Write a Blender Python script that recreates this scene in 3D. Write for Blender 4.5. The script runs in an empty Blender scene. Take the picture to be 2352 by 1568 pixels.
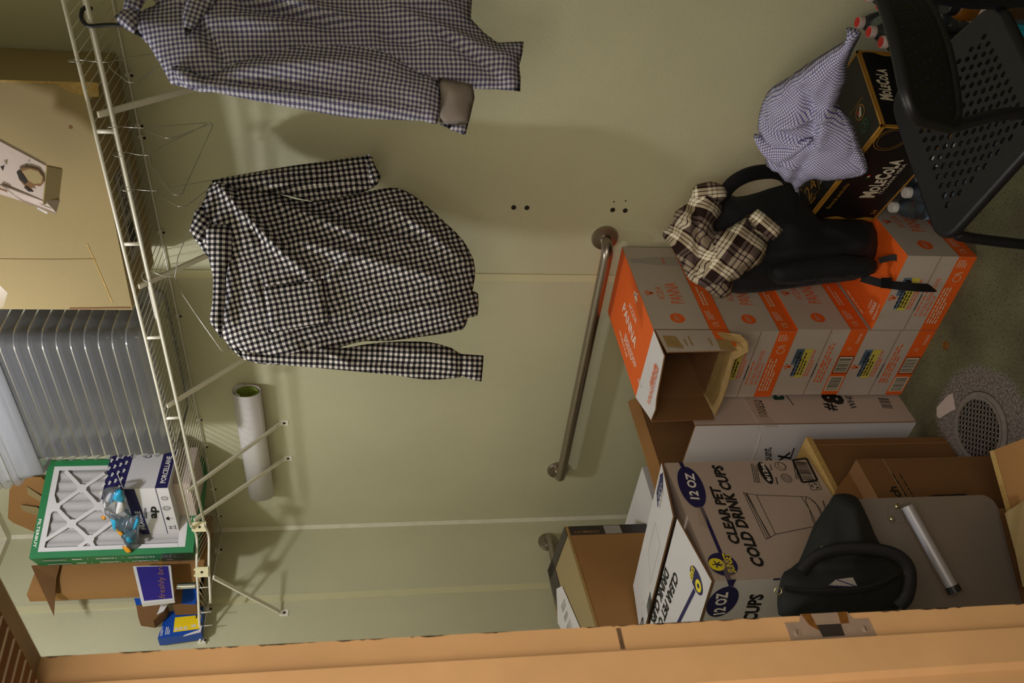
# Storage closet: wire shelf with boxes, hanging shirts, stacked cartons, seen through a door frame.
import bpy, math, random
import numpy as np
from math import sin, cos, pi, sqrt, exp, radians, atan2
from mathutils import Vector, geometry, noise
random.seed(7)
SC = bpy.context.scene
COL = SC.collection

# ---------------------------------------------------------------- materials
def lin(h):
    if isinstance(h, str):
        h = h.lstrip('#'); h = [int(h[i:i+2], 16)/255 for i in (0, 2, 4)]
    return tuple((x/12.92 if x <= .04045 else ((x+.055)/1.055)**2.4) for x in h) + (1,)
def base_mat(name):
    m = bpy.data.materials.new(name); m.use_nodes = True
    nt = m.node_tree; b = nt.nodes['Principled BSDF']
    return m, nt, b
def N(nt, t, **kw):
    n = nt.nodes.new(t)
    for k, v in kw.items(): setattr(n, k, v)
    return n
def mat(name, col, rough=.7, metal=0, var=0, vs=6, bump=0, bs=200, stretch=(1,1,1), spec=.5, col2=None, detail=4, trans=0, alpha=1, sheen=0):
    m, nt, b = base_mat(name)
    b.inputs['Base Color'].default_value = lin(col)
    b.inputs['Roughness'].default_value = rough
    b.inputs['Metallic'].default_value = metal
    b.inputs['Specular IOR Level'].default_value = spec
    if trans: b.inputs['Transmission Weight'].default_value = trans
    if alpha < 1: b.inputs['Alpha'].default_value = alpha
    if sheen: b.inputs['Sheen Weight'].default_value = sheen
    if var or bump:
        tc = N(nt, 'ShaderNodeTexCoord'); mp = N(nt, 'ShaderNodeMapping'); mp.inputs['Scale'].default_value = stretch
        nt.links.new(tc.outputs['Object'], mp.inputs['Vector'])
    if var:
        nz = N(nt, 'ShaderNodeTexNoise'); nz.inputs['Scale'].default_value = vs; nz.inputs['Detail'].default_value = detail
        nt.links.new(mp.outputs[0], nz.inputs['Vector'])
        cr = N(nt, 'ShaderNodeValToRGB'); c = lin(col)
        c2 = lin(col2) if col2 else tuple(x*(1-var) for x in c[:3]) + (1,)
        cr.color_ramp.elements[0].position = .32; cr.color_ramp.elements[1].position = .68
        cr.color_ramp.elements[0].color = c2; cr.color_ramp.elements[1].color = c
        nt.links.new(nz.outputs['Fac'], cr.inputs['Fac']); nt.links.new(cr.outputs[0], b.inputs['Base Color'])
    if bump:
        n2 = N(nt, 'ShaderNodeTexNoise'); n2.inputs['Scale'].default_value = bs; n2.inputs['Detail'].default_value = 3
        nt.links.new(mp.outputs[0], n2.inputs['Vector'])
        bp = N(nt, 'ShaderNodeBump'); bp.inputs['Strength'].default_value = bump; bp.inputs['Distance'].default_value = .002
        nt.links.new(n2.outputs['Fac'], bp.inputs['Height']); nt.links.new(bp.outputs[0], b.inputs['Normal'])
    return m
def band(nt, src, lo, hi):
    """1 where lo < src < hi"""
    g = N(nt, 'ShaderNodeMath', operation='GREATER_THAN'); g.inputs[1].default_value = lo
    l = N(nt, 'ShaderNodeMath', operation='LESS_THAN'); l.inputs[1].default_value = hi
    mu = N(nt, 'ShaderNodeMath', operation='MULTIPLY')
    nt.links.new(src, g.inputs[0]); nt.links.new(src, l.inputs[0])
    nt.links.new(g.outputs[0], mu.inputs[0]); nt.links.new(l.outputs[0], mu.inputs[1])
    return mu.outputs[0]
def uv_fract(nt, period):
    uv = N(nt, 'ShaderNodeUVMap'); uv.uv_map = 'UVMap'
    sp = N(nt, 'ShaderNodeSeparateXYZ'); nt.links.new(uv.outputs[0], sp.inputs[0])
    out = []
    for i in (0, 1):
        d = N(nt, 'ShaderNodeMath', operation='DIVIDE'); d.inputs[1].default_value = period
        f = N(nt, 'ShaderNodeMath', operation='FRACT')
        nt.links.new(sp.outputs[i], d.inputs[0]); nt.links.new(d.outputs[0], f.inputs[0]); out.append(f.outputs[0])
    return out
def weave_bump(nt, b, sc=900, st=.25):
    tc = N(nt, 'ShaderNodeTexCoord'); n2 = N(nt, 'ShaderNodeTexNoise'); n2.inputs['Scale'].default_value = sc
    nt.links.new(tc.outputs['Object'], n2.inputs['Vector'])
    bp = N(nt, 'ShaderNodeBump'); bp.inputs['Strength'].default_value = st; bp.inputs['Distance'].default_value = .001
    nt.links.new(n2.outputs['Fac'], bp.inputs['Height']); nt.links.new(bp.outputs[0], b.inputs['Normal'])
def gingham(name, light, mid, dark, period, duty=.5):
    m, nt, b = base_mat(name); b.inputs['Roughness'].default_value = .95; b.inputs['Specular IOR Level'].default_value = .15
    fx, fy = uv_fract(nt, period)
    a, c = band(nt, fx, -1, duty), band(nt, fy, -1, duty)
    s = N(nt, 'ShaderNodeMath', operation='ADD'); nt.links.new(a, s.inputs[0]); nt.links.new(c, s.inputs[1])
    h = N(nt, 'ShaderNodeMath', operation='MULTIPLY'); h.inputs[1].default_value = .5; nt.links.new(s.outputs[0], h.inputs[0])
    cr = N(nt, 'ShaderNodeValToRGB'); cr.color_ramp.interpolation = 'CONSTANT'
    e = cr.color_ramp.elements; e[0].color = lin(light); e[1].position = .75; e[1].color = lin(dark)
    x = e.new(.25); x.color = lin(mid)
    nt.links.new(h.outputs[0], cr.inputs[0]); nt.links.new(cr.outputs[0], b.inputs['Base Color']); weave_bump(nt, b)
    return m
def plaid(name):
    m, nt, b = base_mat(name); b.inputs['Roughness'].default_value = 1; b.inputs['Specular IOR Level'].default_value = .1
    fx, fy = uv_fract(nt, .105)
    def ramp(src):
        cr = N(nt, 'ShaderNodeValToRGB'); cr.color_ramp.interpolation = 'CONSTANT'; e = cr.color_ramp.elements
        stops = [(0, .0), (.10, 1), (.17, .0), (.19, 1), (.26, .0), (.28, 1), (.35, .0), (.40, .42), (.62, .0), (.66, .42), (.74, .0), (.78, .42), (.86, .0)]
        e[0].position = 0; e[0].color = (0, 0, 0, 1); e[1].position = .10; e[1].color = (1, 1, 1, 1)
        for p, v in stops[2:]:
            q = e.new(p); q.color = (v, v, v, 1)
        nt.links.new(src, cr.inputs[0]); return cr.outputs[0]
    s = N(nt, 'ShaderNodeMath', operation='ADD'); nt.links.new(ramp(fx), s.inputs[0]); nt.links.new(ramp(fy), s.inputs[1])
    h = N(nt, 'ShaderNodeMath', operation='MULTIPLY'); h.inputs[1].default_value = .5; nt.links.new(s.outputs[0], h.inputs[0])
    cr = N(nt, 'ShaderNodeValToRGB'); e = cr.color_ramp.elements
    e[0].color = lin('#2a1c18'); e[1].color = lin('#e4dcc4'); q = e.new(.21); q.color = lin('#5c4d48'); q = e.new(.5); q.color = lin('#a8997f')
    nt.links.new(h.outputs[0], cr.inputs[0]); nt.links.new(cr.outputs[0], b.inputs['Base Color']); weave_bump(nt, b, 500, .4)
    return m
def clear_plastic(name, tint='#f2f3f6', body=.16, rough=.12):
    """thin clear sheet: mostly see-through, some scatter, a glossy skin"""
    m = bpy.data.materials.new(name); m.use_nodes = True; nt = m.node_tree; nt.nodes.clear()
    o = N(nt, 'ShaderNodeOutputMaterial'); tr = N(nt, 'ShaderNodeBsdfTransparent'); tr.inputs[0].default_value = lin(tint)
    df = N(nt, 'ShaderNodeBsdfTranslucent'); df.inputs[0].default_value = lin('#dfe0e6')
    d2 = N(nt, 'ShaderNodeBsdfDiffuse'); d2.inputs[0].default_value = lin('#d8d9e0')
    md = N(nt, 'ShaderNodeMixShader'); md.inputs[0].default_value = .5
    nt.links.new(df.outputs[0], md.inputs[1]); nt.links.new(d2.outputs[0], md.inputs[2])
    gl = N(nt, 'ShaderNodeBsdfGlossy'); gl.inputs['Roughness'].default_value = rough
    m1 = N(nt, 'ShaderNodeMixShader'); m1.inputs[0].default_value = body
    nt.links.new(tr.outputs[0], m1.inputs[1]); nt.links.new(md.outputs[0], m1.inputs[2])
    fr = N(nt, 'ShaderNodeFresnel'); fr.inputs[0].default_value = 1.45
    m2 = N(nt, 'ShaderNodeMixShader'); nt.links.new(fr.outputs[0], m2.inputs[0])
    nt.links.new(m1.outputs[0], m2.inputs[1]); nt.links.new(gl.outputs[0], m2.inputs[2]); nt.links.new(m2.outputs[0], o.inputs[0])
    return m
def wall_mat(name, col):
    m, nt, b = base_mat(name); b.inputs['Roughness'].default_value = .42; b.inputs['Specular IOR Level'].default_value = .35
    tc = N(nt, 'ShaderNodeTexCoord')
    n1 = N(nt, 'ShaderNodeTexNoise'); n1.inputs['Scale'].default_value = 2.2; n1.inputs['Detail'].default_value = 5
    v1 = N(nt, 'ShaderNodeTexNoise'); v1.inputs['Scale'].default_value = 330; v1.inputs['Detail'].default_value = 2
    for n in (n1, v1): nt.links.new(tc.outputs['Object'], n.inputs['Vector'])
    cr = N(nt, 'ShaderNodeValToRGB'); c = lin(col); e = cr.color_ramp.elements
    e[0].position = .3; e[0].color = tuple(x*.90 for x in c[:3]) + (1,); e[1].position = .7; e[1].color = c
    nt.links.new(n1.outputs['Fac'], cr.inputs[0])
    mx = N(nt, 'ShaderNodeMix'); mx.data_type = 'RGBA'; mx.blend_type = 'MULTIPLY'; mx.inputs[0].default_value = .25
    cr2 = N(nt, 'ShaderNodeValToRGB'); cr2.color_ramp.elements[0].position = .35; cr2.color_ramp.elements[0].color = (.55, .52, .45, 1); cr2.color_ramp.elements[1].position = .6
    nt.links.new(v1.outputs['Fac'], cr2.inputs[0])
    nt.links.new(cr.outputs[0], mx.inputs[6]); nt.links.new(cr2.outputs[0], mx.inputs[7]); nt.links.new(mx.outputs[2], b.inputs['Base Color'])
    bp = N(nt, 'ShaderNodeBump'); bp.inputs['Strength'].default_value = .4; bp.inputs['Distance'].default_value = .002
    nt.links.new(v1.outputs['Fac'], bp.inputs['Height']); nt.links.new(bp.outputs[0], b.inputs['Normal'])
    return m
def floor_mat(name, drain):
    m, nt, b = base_mat(name); b.inputs['Roughness'].default_value = .7; b.inputs['Specular IOR Level'].default_value = .25
    tc = N(nt, 'ShaderNodeTexCoord')
    n1 = N(nt, 'ShaderNodeTexNoise'); n1.inputs['Scale'].default_value = 6; n1.inputs['Detail'].default_value = 6
    n2 = N(nt, 'ShaderNodeTexNoise'); n2.inputs['Scale'].default_value = 170; n2.inputs['Detail'].default_value = 2
    for n in (n1, n2): nt.links.new(tc.outputs['Object'], n.inputs['Vector'])
    cr = N(nt, 'ShaderNodeValToRGB'); e = cr.color_ramp.elements
    e[0].position = .3; e[0].color = lin('#4e4a38'); e[1].position = .7; e[1].color = lin('#6b6a4c')
    nt.links.new(n1.outputs['Fac'], cr.inputs[0])
    c2 = N(nt, 'ShaderNodeValToRGB'); e = c2.color_ramp.elements; e[0].position = .3; e[0].color = (.35, .33, .3, 1); e[1].position = .48; e[1].color = (1, 1, 1, 1)
    nt.links.new(n2.outputs['Fac'], c2.inputs[0])
    mx = N(nt, 'ShaderNodeMix'); mx.data_type = 'RGBA'; mx.blend_type = 'MULTIPLY'; mx.inputs[0].default_value = .8
    nt.links.new(cr.outputs[0], mx.inputs[6]); nt.links.new(c2.outputs[0], mx.inputs[7])
    # round patch of bare concrete around the drain
    sub = N(nt, 'ShaderNodeVectorMath', operation='DISTANCE'); sub.inputs[1].default_value = drain
    nt.links.new(tc.outputs['Object'], sub.inputs[0])
    wob = N(nt, 'ShaderNodeMath', operation='MULTIPLY_ADD'); wob.inputs[1].default_value = .05; nt.links.new(n1.outputs['Fac'], wob.inputs[0]); nt.links.new(sub.outputs['Value'], wob.inputs[2])
    mr = N(nt, 'ShaderNodeMapRange'); mr.inputs[1].default_value = .185; mr.inputs[2].default_value = .205; mr.inputs[3].default_value = 1; mr.inputs[4].default_value = 0
    nt.links.new(wob.outputs[0], mr.inputs[0])
    c3 = N(nt, 'ShaderNodeValToRGB'); e = c3.color_ramp.elements; e[0].position = .35; e[0].color = lin('#4f463f'); e[1].position = .65; e[1].color = lin('#8a8078')
    nt.links.new(n2.outputs['Fac'], c3.inputs[0])
    m2 = N(nt, 'ShaderNodeMix'); m2.data_type = 'RGBA'; nt.links.new(mr.outputs[0], m2.inputs[0]); nt.links.new(mx.outputs[2], m2.inputs[6]); nt.links.new(c3.outputs[0], m2.inputs[7])
    nt.links.new(m2.outputs[2], b.inputs['Base Color'])
    bp = N(nt, 'ShaderNodeBump'); bp.inputs['Strength'].default_value = .3; bp.inputs['Distance'].default_value = .002
    nt.links.new(n2.outputs['Fac'], bp.inputs['Height']); nt.links.new(bp.outputs[0], b.inputs['Normal'])
    return m
def emit(name, col, s):
    m = bpy.data.materials.new(name); m.use_nodes = True; nt = m.node_tree; nt.nodes.clear()
    o = N(nt, 'ShaderNodeOutputMaterial'); e = N(nt, 'ShaderNodeEmission'); e.inputs[0].default_value = lin(col); e.inputs[1].default_value = s
    nt.links.new(e.outputs[0], o.inputs[0]); return m

DRAIN = (1.262, -.712, 0)
m_wall = wall_mat('cream wall panel', '#d3cfad')
m_trim = mat('wall seam strip', '#d4cea4', .45)
m_caulk = mat('white corner strip', '#e2dac2', .5, var=.1, vs=30)
m_floor = floor_mat('speckled painted concrete', DRAIN)
m_ceil = mat('ceiling tile', '#c9c4b4', .9, var=.1, vs=40, bump=.3, bs=120)
m_jamb = mat('peach painted frame', '#d2a673', .55, var=.12, vs=9, bump=.12, bs=60)
m_headshade = mat('dull tan shaded frame', '#b29c7c', .6, var=.15, vs=12)  # frame head duller than the jamb: its dimmer light is in the colour
m_capw = mat('frosted bottle cap', '#cdb9b4', .5)
m_scuff = mat('dirty chipped paint', '#6d5338', .8, var=.4, vs=60)
m_steel = mat('brushed stainless', '#a59a8f', .32, 1, var=.08, vs=40, stretch=(1, 40, 40))
m_strike = mat('worn nickel strike', '#b39b88', .42, .35, var=.12, vs=50)
m_rust = mat('rusty brass', '#8a5a22', .6, .4, var=.3, vs=90)
m_wire = mat('white vinyl wire', '#ece6d6', .35)
m_wire_old = mat('ivory plastic connector', '#e2d9ae', .4)
m_hang = mat('galvanised hanger wire', '#b6b2ac', .3, .9)
m_blackpl = mat('black plastic', '#15151a', .38, var=.15, vs=80, bump=.15, bs=300)
m_chair = mat('charcoal moulded plastic', '#111217', .42, bump=.15, bs=500)
m_tubeblk = mat('black tube', '#17171c', .35)
m_card = mat('brown cardboard', '#a87a45', .85, var=.14, vs=5, bump=.1, bs=250, stretch=(1, 1, .3))
m_cardlt = mat('light tan cardboard', '#a08c60', .85, var=.08, vs=4, bump=.08, bs=250)
m_carddk = mat('dark brown cardboard', '#7d5730', .85, var=.14, vs=5, bump=.1, bs=250)
m_cardedge = mat('corrugated cardboard edge', '#c3a05e', .9, var=.25, vs=160)
m_cardin = mat('raw inside cardboard', '#8a6238', .9, var=.15, vs=8)
m_white = mat('white carton board', '#d6d2d2', .7, var=.05, vs=5, bump=.05, bs=200)
m_whitepk = mat('warm pale board', '#bfaca0', .75, var=.07, vs=5, bump=.05, bs=200)  # beige board; on the two white cartons its tint is warm light
m_grey = mat('grey carton board', '#c0b3a6', .75, var=.07, vs=6, bump=.06, bs=200)
m_orange = mat('orange print', '#ee6418', .6, var=.06, vs=10)
m_ink = mat('black ink', '#15120f', .7)
m_inkgrey = mat('pale grey ink', '#a7a09a', .7)
m_navy = mat('navy ink', '#1f1b52', .6)
m_yellow = mat('yellow ink', '#f0dc2a', .6)
m_whiteink = mat('white ink', '#f1ece4', .6)
m_blueink = mat('steel blue ink', '#5f7488', .7)
m_yelhi = mat('faded yellow ink', '#cfc14e', .7)
m_red = mat('red print', '#c8201c', .5)
m_greenp = mat('green print', '#1f6a3c', .55)
m_darkgreen = mat('dark green print', '#1d4034', .6)
m_grn = mat('filter green board', '#1f7a45', .5, var=.06, vs=10)
m_pleat = mat('grey filter pleats', '#b9b4b2', .9, bump=.2, bs=120)
m_tape = mat('clear packing tape', '#c9b49a', .25, alpha=.22)
m_darktape = mat('dark printed tape', '#3a3130', .35, var=.25, vs=30, stretch=(1, 1, 8))
m_kraftrip = mat('torn kraft layer', '#a98a55', .9, var=.2, vs=40)
m_black = mat('black print board', '#0f0d0e', .5, var=.2, vs=10)
m_gold = mat('gold print', '#a8792a', .5)
m_cream = mat('cream print', '#d9cdb6', .6)
m_blackcloth = mat('black nylon', '#080910', .75, bump=.25, bs=500, sheen=.02)
m_greencloth = mat('black green canvas', '#0a0e0c', .8, bump=.2, bs=400)
m_strap = mat('black webbing', '#0b0b11', .7, bump=.3, bs=700)
m_silver = mat('silver tube', '#a9a9ae', .5, .45)
m_case = mat('grey satin metal', '#7d746b', .55, .25, var=.06, vs=3)
m_rivet = mat('bright rivet', '#d8cfae', .25, 1)
m_paper = mat('white paper', '#d9d3d0', .8, var=.04, vs=5)
m_greenpaper = mat('green printed side', '#7d8d2c', .7)
m_tealpaper = mat('teal printed side', '#3b7a72', .7)
m_purple = mat('purple board', '#2d1f7e', .5)
m_blue = mat('blue board', '#1148a8', .4)
m_tapyel = mat('yellow sticker', '#f0cf12', .5)
m_chrome = mat('chrome', '#d8d8d8', .12, 1)
m_teal = mat('teal plastic', '#178a92', .5)
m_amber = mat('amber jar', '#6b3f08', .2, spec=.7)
m_wrapfilm = clear_plastic('crinkled film', body=.16, rough=.15)
m_film = clear_plastic('clear film', body=.06, rough=.2)
m_clear = clear_plastic('clear polycarbonate', body=.19, rough=.12)
m_frost = clear_plastic('frosted lid plastic', body=.55, rough=.25)
m_pet = clear_plastic('clear bottle', '#e6edf0', body=.08, rough=.05)
m_cyan = mat('cyan film print', '#2aa3cf', .3)
m_orangep = mat('orange film print', '#e79a1c', .35)
m_darkhole = mat('dark hole', '#2a2118', .9)
m_concrete = mat('bare concrete', '#857b72', .9, var=.3, vs=60, bump=.4, bs=150)
m_grate = mat('dull zinc grate', '#8f877c', .5, .5)
m_blkging = gingham('black white gingham', '#ece6e0', '#6a6668', '#141216', .0136)
m_ltging = gingham('blue white gingham', '#d2cfd2', '#8d8a9a', '#504c68', .0092)
m_ltcuff = mat('grey brown cuff lining', '#8d8178', .9)
m_minicheck = gingham('fine blue windowpane check', '#cfcdd9', '#6d6ca4', '#3f3f80', .0056, .28)
m_plaid = plaid('brown flannel plaid')

# ---------------------------------------------------------------- mesh helpers
def vadd(a, b, s=1.0): return (a[0]+b[0]*s, a[1]+b[1]*s, a[2]+b[2]*s)
def vsub(a, b): return (a[0]-b[0], a[1]-b[1], a[2]-b[2])
def vmul(a, s): return (a[0]*s, a[1]*s, a[2]*s)
def cross(a, b): return (a[1]*b[2]-a[2]*b[1], a[2]*b[0]-a[0]*b[2], a[0]*b[1]-a[1]*b[0])
def unit(a):
    l = sqrt(sum(x*x for x in a)) or 1; return (a[0]/l, a[1]/l, a[2]/l)
def fn(F): return unit(cross(F[1], F[2]))
def at(F, p, d=0):
    n = fn(F); return tuple(F[0][i]+F[1][i]*p[0]+F[2][i]*p[1]+n[i]*d for i in range(3))
def root_loc(p):
    while p is not None and p.parent: p = p.parent
    return tuple(p.location) if p else (0, 0, 0)
def tag(o, label=None, cat=None, group=None, kind=None):
    if label: o['label'] = label
    if cat: o['category'] = cat
    if group: o['group'] = group
    if kind: o['kind'] = kind
    return o
def thing(name, label, cat, loc, group=None):
    o = bpy.data.objects.new(name, None); o.empty_display_size = .05; COL.objects.link(o); o.location = loc
    return tag(o, label, cat, group)
def copy_tree(o, parent=None):
    c = o.copy(); COL.objects.link(c)
    if parent is not None: c.parent = parent
    for ch in list(o.children): copy_tree(ch, c)
    return c
_tc = {}
def text_mesh(s, bold):
    k = (s, bold)
    if k not in _tc:
        cu = bpy.data.curves.new('t', 'FONT'); cu.body = s; cu.size = 1; cu.resolution_u = 2; cu.offset = bold; cu.fill_mode = 'FRONT'
        o = bpy.data.objects.new('t', cu); COL.objects.link(o)
        dg = bpy.context.evaluated_depsgraph_get(); me = bpy.data.meshes.new_from_object(o.evaluated_get(dg))
        vs = [tuple(v.co) for v in me.vertices]; fs = [tuple(p.vertices) for p in me.polygons]
        bpy.data.objects.remove(o); bpy.data.curves.remove(cu); bpy.data.meshes.remove(me)
        xs = [v[0] for v in vs]; x0, x1 = min(xs), max(xs)
        _tc[k] = ([((v[0]-x0)/(x1-x0), v[1]/.70) for v in vs], fs)
    return _tc[k]
class MB:
    def __init__(s): s.v = []; s.f = []; s.m = []; s.uv = []; s.mats = []
    def mi(s, m):
        if m not in s.mats: s.mats.append(m)
        return s.mats.index(m)
    def add(s, vs, fs, m, uvs=None):
        b = len(s.v); s.v += [tuple(map(float, v)) for v in vs]; i = s.mi(m)
        s.uv += list(uvs) if uvs else [(0, 0)]*len(vs)
        for f in fs: s.f.append(tuple(b+k for k in f)); s.m.append(i)
    def quad(s, a, b, c, d, m): s.add([a, b, c, d], [(0, 1, 2, 3)], m)
    def obox(s, O, a, b, c, m):
        p = [vadd(vadd(vadd(O, a, i), b, j), c, k) for k in (0, 1) for j in (0, 1) for i in (0, 1)]
        fs = [(0, 2, 3, 1), (4, 5, 7, 6), (0, 1, 5, 4), (2, 6, 7, 3), (0, 4, 6, 2), (1, 3, 7, 5)]
        d = sum(x*y for x, y in zip(cross(a, b), c))
        if d < 0: fs = [f[::-1] for f in fs]
        s.add(p, fs, m)
    def box(s, x0, x1, y0, y1, z0, z1, m): s.obox((x0, y0, z0), (x1-x0, 0, 0), (0, y1-y0, 0), (0, 0, z1-z0), m)
    def slab(s, pts, off, m):
        """closed sheet: polygon pts, thickness vector off"""
        n = len(pts); q = [vadd(p, off) for p in pts]
        s.add(pts + q, [tuple(range(n))[::-1], tuple(range(n, 2*n))] + [(i, (i+1) % n, n+(i+1) % n, n+i) for i in range(n)], m)
    def tube(s, path, r, m, seg=8, closed=False, rs=None, flat=1.0, up=(0, 0, 1)):
        n = len(path); vs = []; fs = []
        prev = None
        for i, p in enumerate(path):
            a = path[(i-1) % n] if (closed or i) else path[0]; b = path[(i+1) % n] if (closed or i < n-1) else path[-1]
            t = unit(vsub(b, a))
            if prev is None:
                u = up if abs(sum(x*y for x, y in zip(t, up))) < .95 else (1, 0, 0)
                u = unit(vsub(u, vmul(t, sum(x*y for x, y in zip(u, t)))))
            else:
                u = unit(vsub(prev, vmul(t, sum(x*y for x, y in zip(prev, t)))))
            prev = u; w = cross(t, u); rr = rs[i] if rs else r
            for k in range(seg):
                an = 2*pi*k/seg
                vs.append(vadd(vadd(p, u, rr*cos(an)), w, rr*flat*sin(an)))
        L = n if closed else n-1
        for i in range(L):
            j = (i+1) % n
            for k in range(seg):
                k2 = (k+1) % seg; fs.append((i*seg+k, i*seg+k2, j*seg+k2, j*seg+k))
        if not closed: fs += [tuple(range(seg))[::-1], tuple((n-1)*seg+k for k in range(seg))]
        s.add(vs, fs, m)
    def lathe(s, O, prof, m, seg=20, axis=(0, 0, 1)):
        t = unit(axis); u = unit(cross(t, (0, 0, 1) if abs(t[2]) < .9 else (1, 0, 0))); w = cross(t, u); vs = []; fs = []
        for r, z in prof:
            for k in range(seg):
                an = 2*pi*k/seg; vs.append(vadd(vadd(vadd(O, t, z), u, r*cos(an)), w, r*sin(an)))
        for i in range(len(prof)-1):
            for k in range(seg):
                k2 = (k+1) % seg; fs.append((i*seg+k, (i+1)*seg+k, (i+1)*seg+k2, i*seg+k2)[::-1])
        if prof[0][0] > 1e-6: fs.append(tuple(range(seg))[::-1])
        if prof[-1][0] > 1e-6: fs.append(tuple((len(prof)-1)*seg+k for k in range(seg)))
        s.add(vs, fs, m)
    # ---- prints lying on a face frame F = (origin, right, up)
    def poly(s, F, pts, m, d=.0006): s.add([at(F, p, d) for p in pts], [tuple(range(len(pts)))], m)
    def rect(s, F, x0, y0, x1, y1, m, d=.0006): s.poly(F, [(x0, y0), (x1, y0), (x1, y1), (x0, y1)], m, d)
    def ell(s, F, l, r, ry, m, d=.0008, n=28):
        c = ((l[0]+r[0])/2, (l[1]+r[1])/2); ax = ((r[0]-l[0])/2, (r[1]-l[1])/2); L = sqrt(ax[0]**2+ax[1]**2) or 1; ay = (-ax[1]/L*ry, ax[0]/L*ry)
        s.poly(F, [(c[0]+ax[0]*cos(2*pi*k/n)+ay[0]*sin(2*pi*k/n), c[1]+ax[1]*cos(2*pi*k/n)+ay[1]*sin(2*pi*k/n)) for k in range(n)], m, d)
    def disc(s, F, c, r, m, d=.0008, n=24): s.ell(F, (c[0]-r, c[1]), (c[0]+r, c[1]), r, m, d, n)
    def line(s, F, pts, w, m, d=.0007):
        for a, b in zip(pts, pts[1:]):
            dx, dy = b[0]-a[0], b[1]-a[1]; L = sqrt(dx*dx+dy*dy) or 1; nx, ny = -dy/L*w/2, dx/L*w/2
            s.poly(F, [(a[0]-nx, a[1]-ny), (b[0]-nx, b[1]-ny), (b[0]+nx, b[1]+ny), (a[0]+nx, a[1]+ny)], m, d)
    def ring(s, F, c, r, w, m, d=.0007, n=28, ry=None):
        ry = ry or r
        s.line(F, [(c[0]+r*cos(2*pi*k/n), c[1]+ry*sin(2*pi*k/n)) for k in range(n+1)], w, m, d)
    def text(s, F, txt, p0, p1, h, m, bold=.02, d=.001, shear=0):
        vs, fs = text_mesh(txt, bold); dx, dy = p1[0]-p0[0], p1[1]-p0[1]; L = sqrt(dx*dx+dy*dy); ex, ey = dx/L, dy/L
        out = []
        for x, y in vs:
            X = x*L+shear*y*h; Y = y*h
            out.append(at(F, (p0[0]+ex*X-ey*Y, p0[1]+ey*X+ex*Y), d))
        s.add(out, fs, m)
    def barcode(s, F, p0, p1, h, m=None, bg=None, n=24, seed=1):
        """bars laid from p0 to p1, standing h high to the left of that direction"""
        m = m or m_ink; r = random.Random(seed); dx, dy = p1[0]-p0[0], p1[1]-p0[1]; L = sqrt(dx*dx+dy*dy); e = (dx/L, dy/L); q = (-e[1], e[0])
        P = lambda t, u: (p0[0]+e[0]*t+q[0]*u, p0[1]+e[1]*t+q[1]*u)
        if bg: s.poly(F, [P(-.06*L, -.12*h), P(1.06*L, -.12*h), P(1.06*L, 1.12*h), P(-.06*L, 1.12*h)], bg, .0007)
        t = 0
        for k in range(n):
            w = L/n*r.choice((.3, .45, .7)); s.poly(F, [P(t, 0), P(t+w, 0), P(t+w, h), P(t, h)], m, .001); t += L/n
    def fleur(s, F, c, h, m, d=.0009):
        w = h*.10
        s.ell(F, (c[0], c[1]-h*.15), (c[0], c[1]+h*.5), w, m, d)
        for q in (-1, 1):
            s.line(F, [(c[0]+q*h*.10, c[1]-h*.12), (c[0]+q*h*.30, c[1]+h*.12), (c[0]+q*h*.36, c[1]+h*.26), (c[0]+q*h*.26, c[1]+h*.22)], w*1.1, m, d)
            s.line(F, [(c[0], c[1]-h*.16), (c[0]+q*h*.18, c[1]-h*.42)], w, m, d)
        s.line(F, [(c[0]-h*.2, c[1]-h*.16), (c[0]+h*.2, c[1]-h*.16)], w, m, d)
        s.ell(F, (c[0], c[1]-h*.5), (c[0], c[1]-h*.1), w*.8, m, d)
    def scribble(s, F, p0, p1, h, m, rows=3, seed=2, d=.0008):
        """small print too fine to read: rows of short dashes"""
        r = random.Random(seed); dx, dy = p1[0]-p0[0], p1[1]-p0[1]; L = sqrt(dx*dx+dy*dy); e = (dx/L, dy/L); q = (-e[1], e[0])
        for k in range(rows):
            t = 0
            while t < L*(.95 if k < rows-1 else .6):
                w = r.uniform(.06, .16)*L; w = min(w, L-t); u = -k*h/rows
                a = (p0[0]+e[0]*t+q[0]*u, p0[1]+e[1]*t+q[1]*u); b = (a[0]+e[0]*w, a[1]+e[1]*w)
                s.line(F, [a, b], h/rows*.45, m, d); t += w+.03*L
    def build(s, name, parent=None, loc=None, smooth=False, auto=None, solid=None, sub=0, bevel=None):
        me = bpy.data.meshes.new(name)
        L = root_loc(parent) if parent is not None else (loc or (0, 0, 0))
        me.from_pydata([vsub(v, L) for v in s.v], [], s.f)
        for m in s.mats: me.materials.append(m)
        me.polygons.foreach_set('material_index', s.m)
        ul = me.uv_layers.new(name='UVMap'); idx = np.empty(len(me.loops), dtype=np.int32); me.loops.foreach_get('vertex_index', idx)
        ul.data.foreach_set('uv', np.array(s.uv, dtype=np.float32)[idx].ravel())
        if smooth: me.polygons.foreach_set('use_smooth', [True]*len(me.polygons))
        me.update()
        o = bpy.data.objects.new(name, me); COL.objects.link(o)
        if parent is not None: o.parent = parent
        else: o.location = L
        if smooth and auto:
            try: me.set_sharp_from_angle(angle=radians(auto))
            except Exception: pass
        if solid:
            md = o.modifiers.new('thickness', 'SOLIDIFY'); md.thickness = solid; md.offset = 0
        if bevel:
            md = o.modifiers.new('soft edge', 'BEVEL'); md.width = bevel; md.segments = 2; md.limit_method = 'ANGLE'
        if sub:
            md = o.modifiers.new('smooth', 'SUBSURF'); md.levels = sub; md.render_levels = sub
        return o
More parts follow.
